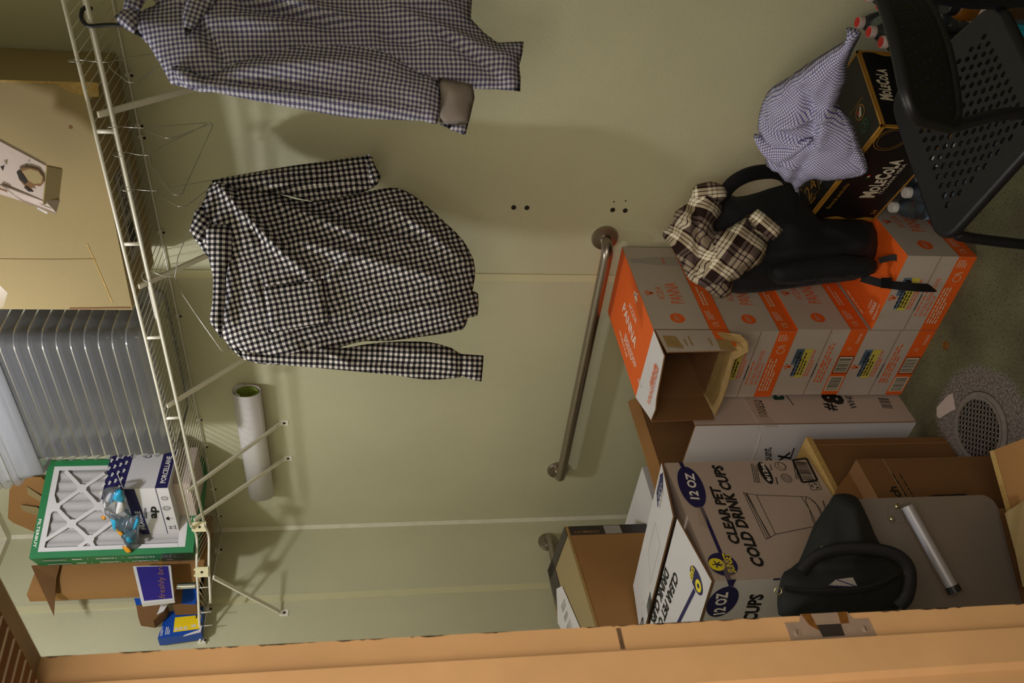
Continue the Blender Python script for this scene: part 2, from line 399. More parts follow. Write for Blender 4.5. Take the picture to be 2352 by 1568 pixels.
def arc(c, u, w, r, a0, a1, n):
    return [vadd(vadd(c, u, r*cos(a0+(a1-a0)*k/n)), w, r*sin(a0+(a1-a0)*k/n)) for k in range(n+1)]
def spline(pts, n=6, closed=False):
    out = []; m = len(pts); P = lambda i: pts[i % m] if closed else pts[max(0, min(m-1, i))]
    for i in range(m if closed else m-1):
        a, b, c, d = P(i-1), P(i), P(i+1), P(i+2)
        for k in range(n):
            t = k/n; out.append(tuple(.5*(2*b[j]+(c[j]-a[j])*t+(2*a[j]-5*b[j]+4*c[j]-d[j])*t*t+(3*b[j]-a[j]-3*c[j]+d[j])*t**3) for j in range(len(b))))
    if not closed: out.append(tuple(pts[-1]))
    return out
def resample(pts, h):
    out = []; n = len(pts)
    for i in range(n):
        a, b = np.array(pts[i]), np.array(pts[(i+1) % n]); L = np.linalg.norm(b-a); k = max(1, int(round(L/h)))
        for j in range(k): out.append(tuple(a+(b-a)*j/k))
    return out
def inside(P, poly):
    x, y = P[:, 0], P[:, 1]; r = np.zeros(len(P), bool); n = len(poly); j = n-1
    for i in range(n):
        xi, yi = poly[i]; xj, yj = poly[j]
        if yi != yj:
            c = ((yi > y) != (yj > y)) & (x < (xj-xi)*(y-yi)/(yj-yi)+xi); r ^= c
        j = i
    return r
def segdist(P, a, b):
    a = np.array(a); b = np.array(b); d = b-a; L = d@d or 1e-9; t = np.clip(((P-a)@d)/L, 0, 1)
    return np.linalg.norm(P-(a+t[:, None]*d), axis=1), t
def cloth(mb, F, outline, m, thick=.03, back=.02, h=.011, folds=(), nz=.004, ns=9, er=.03, d0=0., rot=0., uo=(0., 0.), rnd=3, extra=None, warp=.0):
    """a closed, padded piece of cloth with the given outline; folds are ridges (p0, p1, half width, height)"""
    o = spline(outline, rnd, True) if rnd else list(outline); o = resample(o, h)
    ar = sum(o[i][0]*o[(i+1) % len(o)][1]-o[(i+1) % len(o)][0]*o[i][1] for i in range(len(o)))
    if ar < 0: o = o[::-1]
    xs = [p[0] for p in o]; ys = [p[1] for p in o]; g = []
    row = 0; y = min(ys)
    while y < max(ys):
        x = min(xs)+(h/2 if row % 2 else 0)
        while x < max(xs): g.append((x, y)); x += h
        y += h*.87; row += 1
    g = np.array(g); g = g[inside(g, o)]
    dist = np.full(len(g), 9.)
    for i in range(len(o)): dist = np.minimum(dist, segdist(g, o[i], o[(i+1) % len(o)])[0])
    g = g[dist > h*.55]; n = len(o)
    r = geometry.delaunay_2d_cdt([Vector(p) for p in o]+[Vector(p) for p in g], [], [list(range(n))], 1, 1e-6)
    vs = np.array([tuple(v) for v in r[0]]); fs = [tuple(f) for f in r[2]]
    dist = np.full(len(vs), 9.)
    for i in range(n): dist = np.minimum(dist, segdist(vs, o[i], o[(i+1) % n])[0])
    rim = dist < 1e-5; sh = 1-np.exp(-dist/er); D = thick*sh; fade = np.minimum(1, dist/.018)
    for p0, p1, w, hh in folds:
        dd, t = segdist(vs, p0, p1); D = D+hh*np.exp(-(dd/w)**2)*np.sqrt(np.clip(np.sin(pi*(.12+.76*t)), 0, 1))*fade
    N1 = np.array([noise.noise(Vector((v[0]*ns, v[1]*ns, d0*7+uo[0]))) for v in vs]); D = D+nz*N1*2*fade
    N2 = np.array([noise.noise(Vector((v[0]*ns*3.1, v[1]*ns*3.1, 5+d0*7))) for v in vs]); D = D+nz*.7*N2*fade
    X = np.array([extra(v[0], v[1]) for v in vs]) if extra else np.zeros(len(vs))
    cr, sr = cos(rot), sin(rot); uvs = [((v[0]*cr-v[1]*sr)+uo[0]+warp*a, (v[0]*sr+v[1]*cr)+uo[1]+warp*b) for v, a, b in zip(vs, N1, N2)]
    top = [at(F, v, d0+D[i]+X[i]) for i, v in enumerate(vs)]
    bk = {}; V2 = list(top); U2 = list(uvs)
    for i, v in enumerate(vs):
        if rim[i]: bk[i] = i
        else: bk[i] = len(V2); V2.append(at(F, v, d0-back*sh[i]+X[i]+nz*N1[i])); U2.append(uvs[i])
    mb.add(V2, [f for f in fs]+[tuple(bk[k] for k in f)[::-1] for f in fs], m, U2)
def ribbon(mb, path, w, t, m, wdir):
    """flat strap along a path; wdir is its width direction"""
    vs = []; fs = []; n = len(path)
    for i, p in enumerate(path):
        a, b = path[max(0, i-1)], path[min(n-1, i+1)]; tg = unit(vsub(b, a)); nn = unit(cross(tg, wdir)); ww = unit(cross(nn, tg))
        for su, sv in ((-1, -1), (1, -1), (1, 1), (-1, 1)): vs.append(vadd(vadd(p, ww, su*w/2), nn, sv*t/2))
    for i in range(n-1):
        for k in range(4): fs.append((i*4+k, i*4+(k+1) % 4, (i+1)*4+(k+1) % 4, (i+1)*4+k))
    fs += [(3, 2, 1, 0), tuple((n-1)*4+k for k in range(4))]
    mb.add(vs, fs, m)

# ---------------------------------------------------------------- room shell
def struct(name, mb, parent=None, **k):
    o = mb.build(name, parent, **k)
    if parent is None: o['kind'] = 'structure'
    return o
b = MB(); b.box(-.12, 3.4, -4.2, .12, -.05, 0, m_floor); struct('floor', b)
b = MB(); b.box(-.12, 3.0, -1.6, .12, 2.95, 3.0, m_ceil); struct('ceiling', b)
b = MB(); b.box(-.12, 3.0, 0, .12, 0, 2.95, m_wall); wall_back = struct('wall_back', b)
b = MB(); b.box(-.12, 0, -1.6, 0, 0, 2.95, m_wall); wall_left = struct('wall_left', b)
b = MB(); b.box(2.9, 3.0, -1.6, 0, 0, 2.95, m_wall); struct('wall_right', b)
b = MB(); b.box(0, 1.665, -1.62, -1.5, 0, 2.95, m_wall); b.box(2.74, 2.9, -1.62, -1.5, 0, 2.95, m_wall); b.box(1.665, 2.74, -1.62, -1.5, 2.05, 2.95, m_wall)
struct('wall_front', b)
# old bolt holes in the back wall
for p, r in (((1.469,1.183), .0065), ((1.469,1.144), .0065), ((1.469,0.8865), .0065), ((1.468,0.8477), .0065), ((1.497,0.8877), .002), ((1.501,0.8527), .002), ((-0.6467,1.595), .003)):
    h = MB(); F = ((0,0,0),(1,0,0),(0,0,1)); h.lathe(at(F, p, 0), [(r*1.15, 0), (r*1.15, .0012), (r*.8, .0016), (0, .0014)], m_darkhole, 14, (0, -1, 0)); h.build('bolt_hole', wall_back)
# panel joint strips
b = MB(); b.box(1.207, 1.233, -.004, 0, 0, 2.94, m_trim); struct('trim_1', b)
b = MB(); b.box(0, .004, -.325, -.300, 0, 2.94, m_trim); struct('trim_2', b)
b = MB(); b.slab([(0, -.011, 0), (.011, 0, 0), (0, 0, 0)], (0, 0, 2.94), m_caulk); struct('trim_3', b)
b = MB(); b.box(0, 2.9, -.03, 0, 2.925, 2.95, m_caulk); b.box(0, .03, -1.5, -.03, 2.925, 2.95, m_caulk); struct('trim_4', b)

# door frame with strike plate, seen from the hall
b = MB()
prof = [(1.665, -1.494), (1.735, -1.494), (1.735, -1.537), (1.748, -1.537), (1.748, -1.585), (1.736, -1.590), (1.736, -1.66), (1.63, -1.66), (1.63, -1.62), (1.665, -1.62)]
n = len(prof)
b.add([(x, y, 0) for x, y in prof]+[(x, y, 2.05) for x, y in prof], [tuple(range(n)), tuple(range(n, 2*n))[::-1]]+[(i, n+i, n+(i+1) % n, (i+1) % n) for i in range(n)], m_jamb)
prof2 = [(2.70, -1.494), (2.665, -1.494), (2.665, -1.537), (2.652, -1.537), (2.652, -1.585), (2.664, -1.59), (2.664, -1.66), (2.77, -1.66), (2.77, -1.62), (2.74, -1.62), (2.74, -1.494)]
n = len(prof2)
b.add([(x, y, 0) for x, y in prof2]+[(x, y, 2.05) for x, y in prof2], [tuple(range(n))[::-1], tuple(range(n, 2*n))]+[(i, (i+1) % n, n+(i+1) % n, n+i) for i in range(n)], m_jamb)
door = struct('door_1', b)
h = MB(); pr = [(-1.494, 2.05), (-1.494, 1.962), (-1.537, 1.962), (-1.537, 1.949), (-1.60, 1.949), (-1.60, 1.962), (-1.66, 1.962), (-1.66, 2.07), (-1.62, 2.07), (-1.62, 2.05)]
n = len(pr); h.add([(1.735, y, z) for y, z in pr]+[(2.665, y, z) for y, z in pr], [tuple(range(n)), tuple(range(n, 2*n))[::-1]]+[(i, n+i, n+(i+1) % n, (i+1) % n) for i in range(n)], m_headshade)
head = h.build('frame_head', door)
h = MB()
h.box(1.752, 2.64, -1.598, -1.54, 1.945, 1.949, m_carddk)
for k in range(40): h.obox((1.756+k*.022, -1.596, 1.9435), (.0022, 0, 0), (.012, .054, 0), (0, 0, .0015), m_headshade)
h.build('head_stripes', head)  # pale bars over a dark strip under the frame head
s = MB(); F = ((1.735,-1.54,0.94),(0,1,0),(0,0,1))
sp = [(0.0524,0.0689),(0.0123,0.0769),(0.0151,-0.0508),(0.0555,-0.0598),(0.0543,-0.0433),(0.052,-0.0356),(0.0503,0.0433),(0.0477,0.0572)]
xs = sorted(sp, key=lambda p: p[1]); z0, z1 = sp[2][1], sp[1][1]; zc = (z0+z1)/2; y0 = .002; zc_ = zc
out = [(.003, zc-.062), (.036, zc-.062), (.036, zc-.04), (.046, zc-.035), (.046, zc+.035), (.036, zc+.04), (.036, zc+.062), (.003, zc+.062)]
hole = [(.012, zc-.016), (.030, zc-.018), (.030, zc+.018), (.012, zc+.016)]
s.slab([at(F, p, 0) for p in out], (.0016, 0, 0), m_strike)
s.poly(F, hole, m_darkhole, .0019)
s.slab([at(F, p, .0014) for p in [(.030, zc-.030), (.047, zc-.034), (.047, zc-.020), (.030, zc-.018)]], (.0012, 0, 0), m_rust)
s.slab([at(F, p, .0014) for p in [(.022, zc+.018), (.047, zc+.020), (.047, zc+.034), (.030, zc+.028)]], (.0012, 0, 0), m_rust)
s.slab([at(F, p, .0014) for p in [(.038, zc-.035), (.047, zc-.035), (.047, zc+.035), (.038, zc+.035)]], (.0008, 0, 0), m_strike)
st = s.build('strike_plate', door)
for dz in (-.05, .05):
    w = MB(); w.lathe(at(F, (.02, zc+dz), .0016), [(.0055, 0), (.0055, .0008), (.004, .0014), (0, .0014)], m_strike, 16, (1, 0, 0)); w.obox(at(F, (.0165, zc+dz-.0006), .0028), (0, .007, 0), (0, 0, .0012), (.0004, 0, 0), m_darkhole); w.build('screw', st)
w = MB(); F = (at(F, (0, 0), 0), (0, 1, 0), (0, 0, 1))
for z, y, l, t in ((1.245, .012, .006, .030),):
    w.poly(F, [(y, z-.94), (y+t, z-.94), (y+t, z-.94+l), (y, z-.94+l)], m_scuff, .0008)
rr = random.Random(3)
for k in range(130):
    z = rr.uniform(.05, 1.95); y = .0458 if k % 5 else rr.choice((.003, -.046)); a = rr.uniform(.004, .03); q = rr.uniform(.0006, .0022)
    w.poly(F, [(y-q*.3, z-.94), (y, z-.94-a*.4), (y+.0002, z-.94+a), (y-q, z-.94+a*.6), (y-q*.8, z-.94+a*.2)], m_scuff, .0006)
w.build('paint_chips', door)

# floor drain, torn tape, rust spot
t = thing('floor_drain', 'round metal floor drain grate set in the bare concrete patch', 'drain', (DRAIN[0], DRAIN[1], .001))
b = MB(); c = (DRAIN[0], DRAIN[1], .001); b.lathe(c, [(.100, 0), (.096, .003), (.087, .006), (.085, .004), (.085, 0)], m_concrete, 36); b.build('mortar_ring', t, smooth=True)
b = MB(); b.lathe(c, [(.084, 0), (.084, .001), (0, .001)], m_darkhole, 30); b.build('drain_well', t)
b = MB(); b.lathe(c, [(.086, .002), (.086, .007), (.078, .007), (.078, .002)], m_grate, 36)
q = .0128
for i in range(-6, 7):
    d = i*q; L = sqrt(max(0, .078**2-d*d))
    for e, f in (((.8, .6), (-.6, .8)), ((-.6, .8), (-.8, -.6))):
        m0 = (c[0]+f[0]*d, c[1]+f[1]*d); b.obox((m0[0]-e[0]*L-f[0]*.0016, m0[1]-e[1]*L-f[1]*.0016, .003), (e[0]*2*L, e[1]*2*L, 0), (f[0]*.0032, f[1]*.0032, 0), (0, 0, .004), m_grate)
b.build('grate', t)
b = MB(); b.slab([(x, y, .001) for x, y in [(1.26,-0.5763),(1.234,-0.6127),(1.218,-0.6034),(1.169,-0.5828),(1.164,-0.5704),(1.183,-0.5535),(1.241,-0.5648)]], (0, 0, .0012), m_whitepk); tag(b.build('masking_tape', loc=(1.219,-0.584,0.000)), 'torn piece of beige masking tape stuck to the floor by the drain', 'tape')
b = MB(); c2 = (1.341,-0.467,0.000); b.lathe((c2[0], c2[1], .0005), [(.013, 0), (.012, .002), (.007, .0025), (.006, .001), (0, .001)], m_rust, 20); tag(b.build('rusty_washer', loc=c2), 'small rusty ring lying alone on the concrete floor', 'washer')

# ---------------------------------------------------------------- grab bars
def flange(mb, c, nrm, r=.041): mb.lathe(c, [(r, 0), (r, .006), (r*.93, .011), (r*.55, .013), (.02, .014)], m_steel, 36, nrm)
p1 = (1.372,0.000,0.892); p2 = (0.309,0.000,0.896); z = (p1[2]+p2[2])/2; x1, x2 = p1[0], p2[0]
t = thing('grab_bar', 'brushed steel grab bar on the back wall above the orange topped cartons', 'grab bar', (x2, 0, z-.04))
b = MB(); d = -.058; k = .035
path = [(x1, -.006, z), (x1, -.02, z)]+arc((x1-k, d+k, z), (1, 0, 0), (0, -1, 0), k, 0, pi/2, 8)+[(x2+k, d, z)]+arc((x2+k, d+k, z), (0, -1, 0), (-1, 0, 0), k, 0, pi/2, 8)[1:]+[(x2, -.02, z), (x2, -.006, z)]
b.tube(path, .0175, m_steel, 18); b.build('bar', t, smooth=True)
for x in (x1, x2): b = MB(); flange(b, (x, 0, z), (0, -1, 0)); b.build('flange', t, smooth=True, auto=40)
p3 = (0.000,-0.116,0.908)
t = thing('grab_bar', 'end of a second grab bar on the left wall behind the taped brown carton', 'grab bar', (0, p3[1], p3[2]-.04))
b = MB(); b.tube([(.006, p3[1], p3[2]), (.03, p3[1], p3[2])]+arc((.023, p3[1]-.035, p3[2]), (0, 1, 0), (1, 0, 0), .035, .5, pi/2, 6)+[(.058, p3[1]-.06, p3[2])]+[(.058, -.92, p3[2])]+arc((.023, -.92, p3[2]), (1, 0, 0), (0, -1, 0), .035, 0, pi/2, 6)+[(.006, -.955, p3[2])], .0175, m_steel, 16); b.build('bar', t, smooth=True)
for y in (p3[1], -.955): b = MB(); flange(b, (0, y, p3[2]), (1, 0, 0)); b.build('flange', t, smooth=True, auto=40)

# ---------------------------------------------------------------- wire shelf
ZS = 2.178
t = thing('wire_shelf', 'white vinyl coated wire shelf running along the back wall', 'shelf', (1.4, 0, 1.9))
X0, X1 = .43, 2.50
b = MB()
b.tube([(X0, -.302, ZS), (X1, -.302, ZS)], .0042, m_wire, 10); b.tube([(X0+.01, -.298, ZS-.042), (X1, -.298, ZS-.042)], .0046, m_wire, 10)
b.tube([(X0, -.20, ZS-.004), (X1, -.20, ZS-.004)], .0026, m_wire, 8); b.tube([(X0, -.008, ZS-.003), (X1, -.008, ZS-.003)], .0026, m_wire, 8)
b.tube([(X0, -.262, ZS-.030), (X1, -.262, ZS-.030)], .0018, m_wire, 8)
b.build('rail', t, smooth=True)
b = MB(); x = X0+.006
while x < X1: b.tube([(x, -.004, ZS), (x, -.298, ZS), (x, -.304, ZS-.004)], .00105, m_wire, 6); x += .0254
b.build('deck_wires', t, smooth=True)
for x in ((1.816,-0.300,2.157)[0], (1.522,-0.300,2.160)[0], (1.226,-0.300,2.163)[0], (0.923,-0.300,2.161)[0], 2.16):
    b = MB(); b.tube([(x, -.301, ZS), (x, -.298, ZS-.042)], .0052, m_wire, 10, flat=.6); b.build('lip_post', t, smooth=True)
def brace(a, c, par):
    b = MB(); dv = vsub(c, a); d1 = vadd(a, dv, .93); w = unit(cross(dv, (0, 0, 1)))
    dn = (0, 0, -1); up = unit(cross(w, dv)); fl = []
    path = [vadd(a, up, .0)]+[vadd(a, dv, k/8) for k in range(1, 8)]
    ribbon(b, [a]+[vadd(a, dv, k/8) for k in range(1, 8)]+[d1], .013, .007, m_wire, w); b.build('brace', par)
    n = (0, -1, 0) if abs(c[1]) < .001 else (1, 0, 0)
    e = MB(); h = unit(cross(n, (0, 0, 1))); O = vadd(c, h, -.012)
    e.obox(vadd(O, (0, 0, 1), -.022), vmul(h, .024), (0, 0, .03), vmul(n, .0025), m_wire)
    ribbon(e, [d1, vadd(vadd(c, n, .012), (0, 0, 1), .012), vadd(vadd(c, n, .002), (0, 0, 1), -.004)], .016, .004, m_wire, w)
    e.lathe(vadd(c, (0, 0, 1), -.008), [(.005, 0), (.005, .004), (.003, .005), (0, .005)], m_darkhole, 12, n)
    e.build('wall_foot', par)
for xa, xb in ((1.853, 1.83), (1.391, 1.37), (.967, .955), (.592, .588), (.447, .405)): brace((xa, -.296, ZS-.012), (xb, 0, 1.905), t)
for px, py in ((330, 310), (335, 288), (372, 530), (402, 720), (462, 958), (475, 1020), (491, 1117), (503, 1180), (310, 170)):
    p = {(330, 310): (1.654,0.000,2.168), (335, 288): (1.687,0.000,2.168), (372, 530): (1.366,0.000,2.169), (402, 720): (1.066,0.000,2.179), (462, 958): (0.617,0.000,2.165), (475, 1020): (0.483,0.000,2.166), (491, 1117): (0.255,0.000,2.170), (503, 1180): (0.098,0.000,2.178), (310, 170): (1.820,0.000,2.158)}[(px, py)]
    b = MB(); b.box(p[0]-.005, p[0]+.005, -.010, 0, 2.164, 2.182, m_wire); b.lathe((p[0], -.010, 2.165), [(.0038, 0), (.0038, .002), (0, .0025)], m_darkhole, 10, (0, -1, 0)); b.build('wall_clip', t)
t2 = thing('wire_shelf', 'short curved white wire corner shelf joining the two walls', 'shelf', (.2, -.2, 2.1))
A0 = (.425, -.30); A1 = (.33, -.275); A2 = (.255, -.335); A3 = (.15, -.395); A4 = (.006, -.475)
b = MB(); cv = spline([A0, A1, A2, A3, A4], 8)
b.tube([(x, y, ZS) for x, y in cv], .0042, m_wire, 8); b.tube([(x+.004, y-.002, ZS-.040) for x, y in cv[:-7]], .0042, m_wire, 8)
b.tube([(.43, -.008, ZS-.003), (.01, -.008, ZS-.003), (.008, -.01, ZS-.003), (.008, -.47, ZS-.003)], .0025, m_wire, 8); b.build('rail', t2, smooth=True)
b = MB()
for k, (x, y) in enumerate(cv[2::2]): b.tube([(x, y, ZS), (max(.008, x*.45-.02), -.012-.03*k if k > 9 else -.01, ZS)] if k < 8 else [(x, y, ZS), (.008, y+.05, ZS)], .0013, m_wire, 6)
for x, y in ((.05, -.44), (.10, -.42), (.18, -.375)): b.tube([(x, y, ZS), (x+.004, y, ZS-.040)], .0016, m_wire, 6)
b.build('deck_wires', t2, smooth=True)
for p, nx in (((0.391,-0.279,2.157), (.5, -.85, 0)), ((0.248,-0.357,2.157), (.62, -.78, 0))):
    b = MB(); n_ = unit(nx); hx = unit(cross((0, 0, 1), n_)); O = vadd(vadd(p, hx, -.017), (0, 0, 1), -.02)
    b.obox(O, vmul(hx, .034), (0, 0, .042), vmul(n_, .006), m_wire_old)
    for sx in (.004, .024): b.obox(vadd(O, hx, sx), vmul(hx, .006), (0, 0, .046), vmul(n_, .008), m_wire_old)
    b.lathe(vadd(vadd(vadd(O, hx, .017), (0, 0, 1), .021), n_, .006), [(.004, 0), (.004, .002), (0, .0025)], m_darkhole, 12, n_); b.build('connector_plate', t2)
brace((0.250,-0.382,2.118), (0, -.374, 1.916), t2)
for y in (-.10, -.35, -.47): b = MB(); b.box(0, .010, y-.009, y+.009, 2.160, 2.186, m_wire); b.lathe((.010, y, 2.162), [(.0045, 0), (.0045, .003), (0, .003)], m_darkhole, 10, (1, 0, 0)); b.build('wall_clip', t2)

# rolled paper wedged behind the braces
t = thing('paper_roll', 'rolled white poster paper wedged behind the shelf braces', 'paper roll', (.5, -.052, 1.935))
b = MB(); F = None
xa, xb = (0.779,-0.055,1.984)[0], (0.253,-0.055,1.983)[0]; c = (0, -.038, 1.997); sp = []
for k in range(61):
    a = pi*.10+k/60*2*pi*1.35; r = .049-.010*(k/60)*1.3; sp.append((c[1]+r*.70*cos(a), c[2]+r*sin(a)))

vs = [(xb, y, z) for y, z in sp]+[(xa, y, z) for y, z in sp]; n = len(sp)
b.add(vs, [(i, n+i, n+i+1, i+1) for i in range(n-1)], m_paper); b.build('outer_sheet', t, smooth=True, solid=.0012)
b = MB(); sp2 = [(c[1]+.0335*.70*cos(a*2*pi/30), c[2]+.0335*sin(a*2*pi/30)) for a in range(31)]; b.add([(xb+.004, y, z) for y, z in sp2]+[(xa-.003, y, z) for y, z in sp2], [(i, i+1, 32+i, 31+i) for i in range(30)], m_greenpaper); b.build('printed_inner_side', t, smooth=True, solid=.001)

# ---------------------------------------------------------------- things on the shelf
F = ((1.324,-0.306,2.185),(0.9952,0.098,0),(0,0,1)); n_ = fn(F); bk = vmul(n_, -1)
t = thing('cardboard_box', 'big plain tan cardboard box filling the right part of the wire shelf', 'box', at(F, (.28, 0), -.12))
wd, dp, hh = .575, .243, .60; O = at(F, (0, 0, 0)[:2], 0); O = vadd(O, (0, 0, 1), .006)
b = MB(); b.obox(O, vmul(F[1], wd), vmul(bk, dp), (0, 0, hh), m_cardlt)
b.poly(F, [(0.5833,-0.0183),(0.5848,0.0079),(0.5801,0.0483),(0.5745,0.067),(0.5597,0.0392),(0.5515,0.0098),(0.5526,-0.0153)], m_cardedge, .0012)
b.line(F, [(0.5776,0.1787),(0.5789,0.0922),(0.581,-0.0099)], .006, m_cardedge, .001)
b.line(F, [(0.1443,0.2838),(0.1452,0.1664),(0.1481,0.0667)], .0012, m_carddk, .0008); b.line(F, [(0.1886,0.0789),(0.0915,0.0619),(0.0213,0.0508)], .003, m_cardedge, .0008)
b.line(F, [(0.0036,0.1554),(0.0073,0.0093)], .005, m_carddk, .0008); b.disc(F, (0.4808,0.0577), .004, m_carddk)
b.poly(F, [(0.0697,0.3019),(0.0486,0.2891),(0.0063,0.3092),(0.0024,0.3182)], m_tape, .001)
b.build('body', t)
b = MB(); G = (vadd(O, (0, 0, -1), .0005), F[1], n_); b.poly(G, [(.10, -.19), (.34, -.19), (.34, -.06), (.10, -.06)], m_inkgrey, .0008); b.poly(G, [(.13, -.17), (.20, -.17), (.20, -.08), (.13, -.08)], m_ink, .0012); b.scribble(G, (.22, -.09), (.33, -.09), .07, m_ink, 5, d=.0014); b.build('bottom_label', t)
# torn die cut tray hanging out over the front of the big box
t = thing('cardboard_insert', 'beige die cut cardboard insert sticking out over the front of the big box', 'packaging', (1.752,-0.400,2.296))
b = MB(); yT = -.395
Q = [(1.834,-0.395,2.335), (1.782,-0.400,2.256), (1.697,-0.400,2.284), (1.731,-0.395,2.363), (1.774,-0.385,2.455), (1.887,-0.385,2.420)]
b.slab(Q, (.006, .004, .002), m_whitepk)
FQ = unit(cross(vsub(Q[3], Q[0]), vsub(Q[1], Q[0]))); FQ = FQ if FQ[1] < 0 else vmul(FQ, -1)
def decal(px, m, d): b.add([vadd(p, FQ, d) for p in px], [tuple(range(len(px)))], m)
HC = [(1.770,-0.400,2.317), (1.779,-0.400,2.304), (1.781,-0.400,2.289), (1.776,-0.400,2.273), (1.761,-0.400,2.267), (1.745,-0.400,2.270), (1.736,-0.400,2.279), (1.738,-0.400,2.288), (1.731,-0.400,2.298), (1.723,-0.400,2.295), (1.724,-0.400,2.306), (1.737,-0.400,2.311), (1.751,-0.400,2.317)]
decal(HC, m_carddk, .004)
decal([(1.772,-0.400,2.306), (1.778,-0.400,2.289), (1.772,-0.400,2.274), (1.759,-0.400,2.269), (1.744,-0.400,2.275), (1.742,-0.400,2.290), (1.750,-0.400,2.300)], m_cardlt, .0045)
decal([(1.770,-0.400,2.317), (1.776,-0.400,2.310), (1.764,-0.400,2.306), (1.748,-0.400,2.300), (1.741,-0.400,2.307), (1.753,-0.400,2.316)], m_darkhole, .005)  # shade inside the cut hole, painted as a dark crescent
decal([(1.733,-0.400,2.312), (1.737,-0.400,2.307), (1.723,-0.400,2.295), (1.723,-0.400,2.305)], m_darkhole, .005)
decal([(1.781,-0.400,2.346), (1.785,-0.400,2.336), (1.770,-0.400,2.343)], m_darkhole, .004)
decal([(1.789,-0.400,2.295), (1.790,-0.400,2.289), (1.784,-0.400,2.294)], m_darkhole, .004)
decal([(1.731,-0.400,2.361), (1.725,-0.400,2.348), (1.719,-0.400,2.348), (1.727,-0.400,2.363)], m_carddk, .004)
b.build('front_panel', t)
b = MB(); b.slab([(1.783,-0.402,2.255), (1.760,-0.372,2.238), (1.681,-0.372,2.264), (1.690,-0.402,2.285)], (.003, .002, .002), m_cardlt); b.build('end_flap', t)
b = MB(); b.slab([(1.733,-0.398,2.361), (1.698,-0.402,2.283), (1.682,-0.374,2.263), (1.656,-0.385,2.274), (1.693,-0.395,2.330), (1.709,-0.395,2.369)], (.002, .002, -.002), m_whitepk); b.slab([(1.681,-0.399,2.301), (1.667,-0.397,2.283), (1.663,-0.397,2.286), (1.676,-0.399,2.301)], (.001, -.001, 0), m_white); b.build('lower_flap', t)
b = MB(); b.slab([(1.885,-0.384,2.421), (1.777,-0.384,2.455), (1.80, -.27, 2.60), (1.92, -.25, 2.62)], (0, .004, .004), m_whitepk); b.build('top_flap', t)

# nested clear trays
names = ['bottommost', 'second lowest', 'third from the bottom', 'fourth from the bottom', 'fifth from the bottom', 'sixth from the bottom', 'seventh from the bottom', 'eighth from the bottom', 'ninth from the bottom', 'tenth from the bottom', 'eleventh from the bottom']
def rrect(x0, x1, y0, y1, r, n=5):
    o = []
    for cx, cy, a in ((x1-r, y1-r, 0), (x0+r, y1-r, pi/2), (x0+r, y0+r, pi), (x1-r, y0+r, 3*pi/2)):
        for k in range(n+1): o.append((cx+r*cos(a+pi/2*k/n), cy+r*sin(a+pi/2*k/n)))
    return o
def tray_mesh(L, D, h, fl, m):
    b = MB(); prof = [(.030, .004), (.016, .0), (.010, .006), (.006, h*.5), (0, h-.004), (-.002, h-.001), (-fl, h), (-fl-.001, h-.004)]; rings = []
    for ins, z in prof: rings.append([(x, y, z) for x, y in rrect(ins, L-ins, ins, D-ins, .042-min(ins, .012))])
    n = len(rings[0]); vs = [p for r in rings for p in r]; fs = [tuple(range(n))]
    for i in range(len(rings)-1): fs += [(i*n+k, i*n+(k+1) % n, (i+1)*n+(k+1) % n, (i+1)*n+k) for k in range(n)]
    b.add(vs, fs, m); return b
tr0 = tray_mesh(.50, .245, .058, .006, m_clear).build('clear_tray', loc=(0, 0, 0), smooth=True, auto=50)
for k in range(11):
    o = tr0 if k == 0 else tr0.copy()
    if k: COL.objects.link(o)
    o.location = (.715-.0012*k, -.278+.0002*k, 2.181+.0352*k)
    tag(o, 'clear plastic tray, %s in the nested stack on the shelf' % names[k], 'tray', 'clear trays nested on the shelf')
f0 = tray_mesh(.56, .27, .075, .022, m_frost).build('frosted_lid', loc=(0, 0, 0), smooth=True, auto=50)
for k, nm in enumerate(('lowest', 'middle', 'topmost')):
    o = f0 if k == 0 else f0.copy()
    if k: COL.objects.link(o)
    o.location = (.640-.012*k, -.292, 2.572+.034*k)
    tag(o, '%s of the whitish plastic lids on top of the clear tray stack' % nm, 'lid', 'whitish lids above the clear trays')

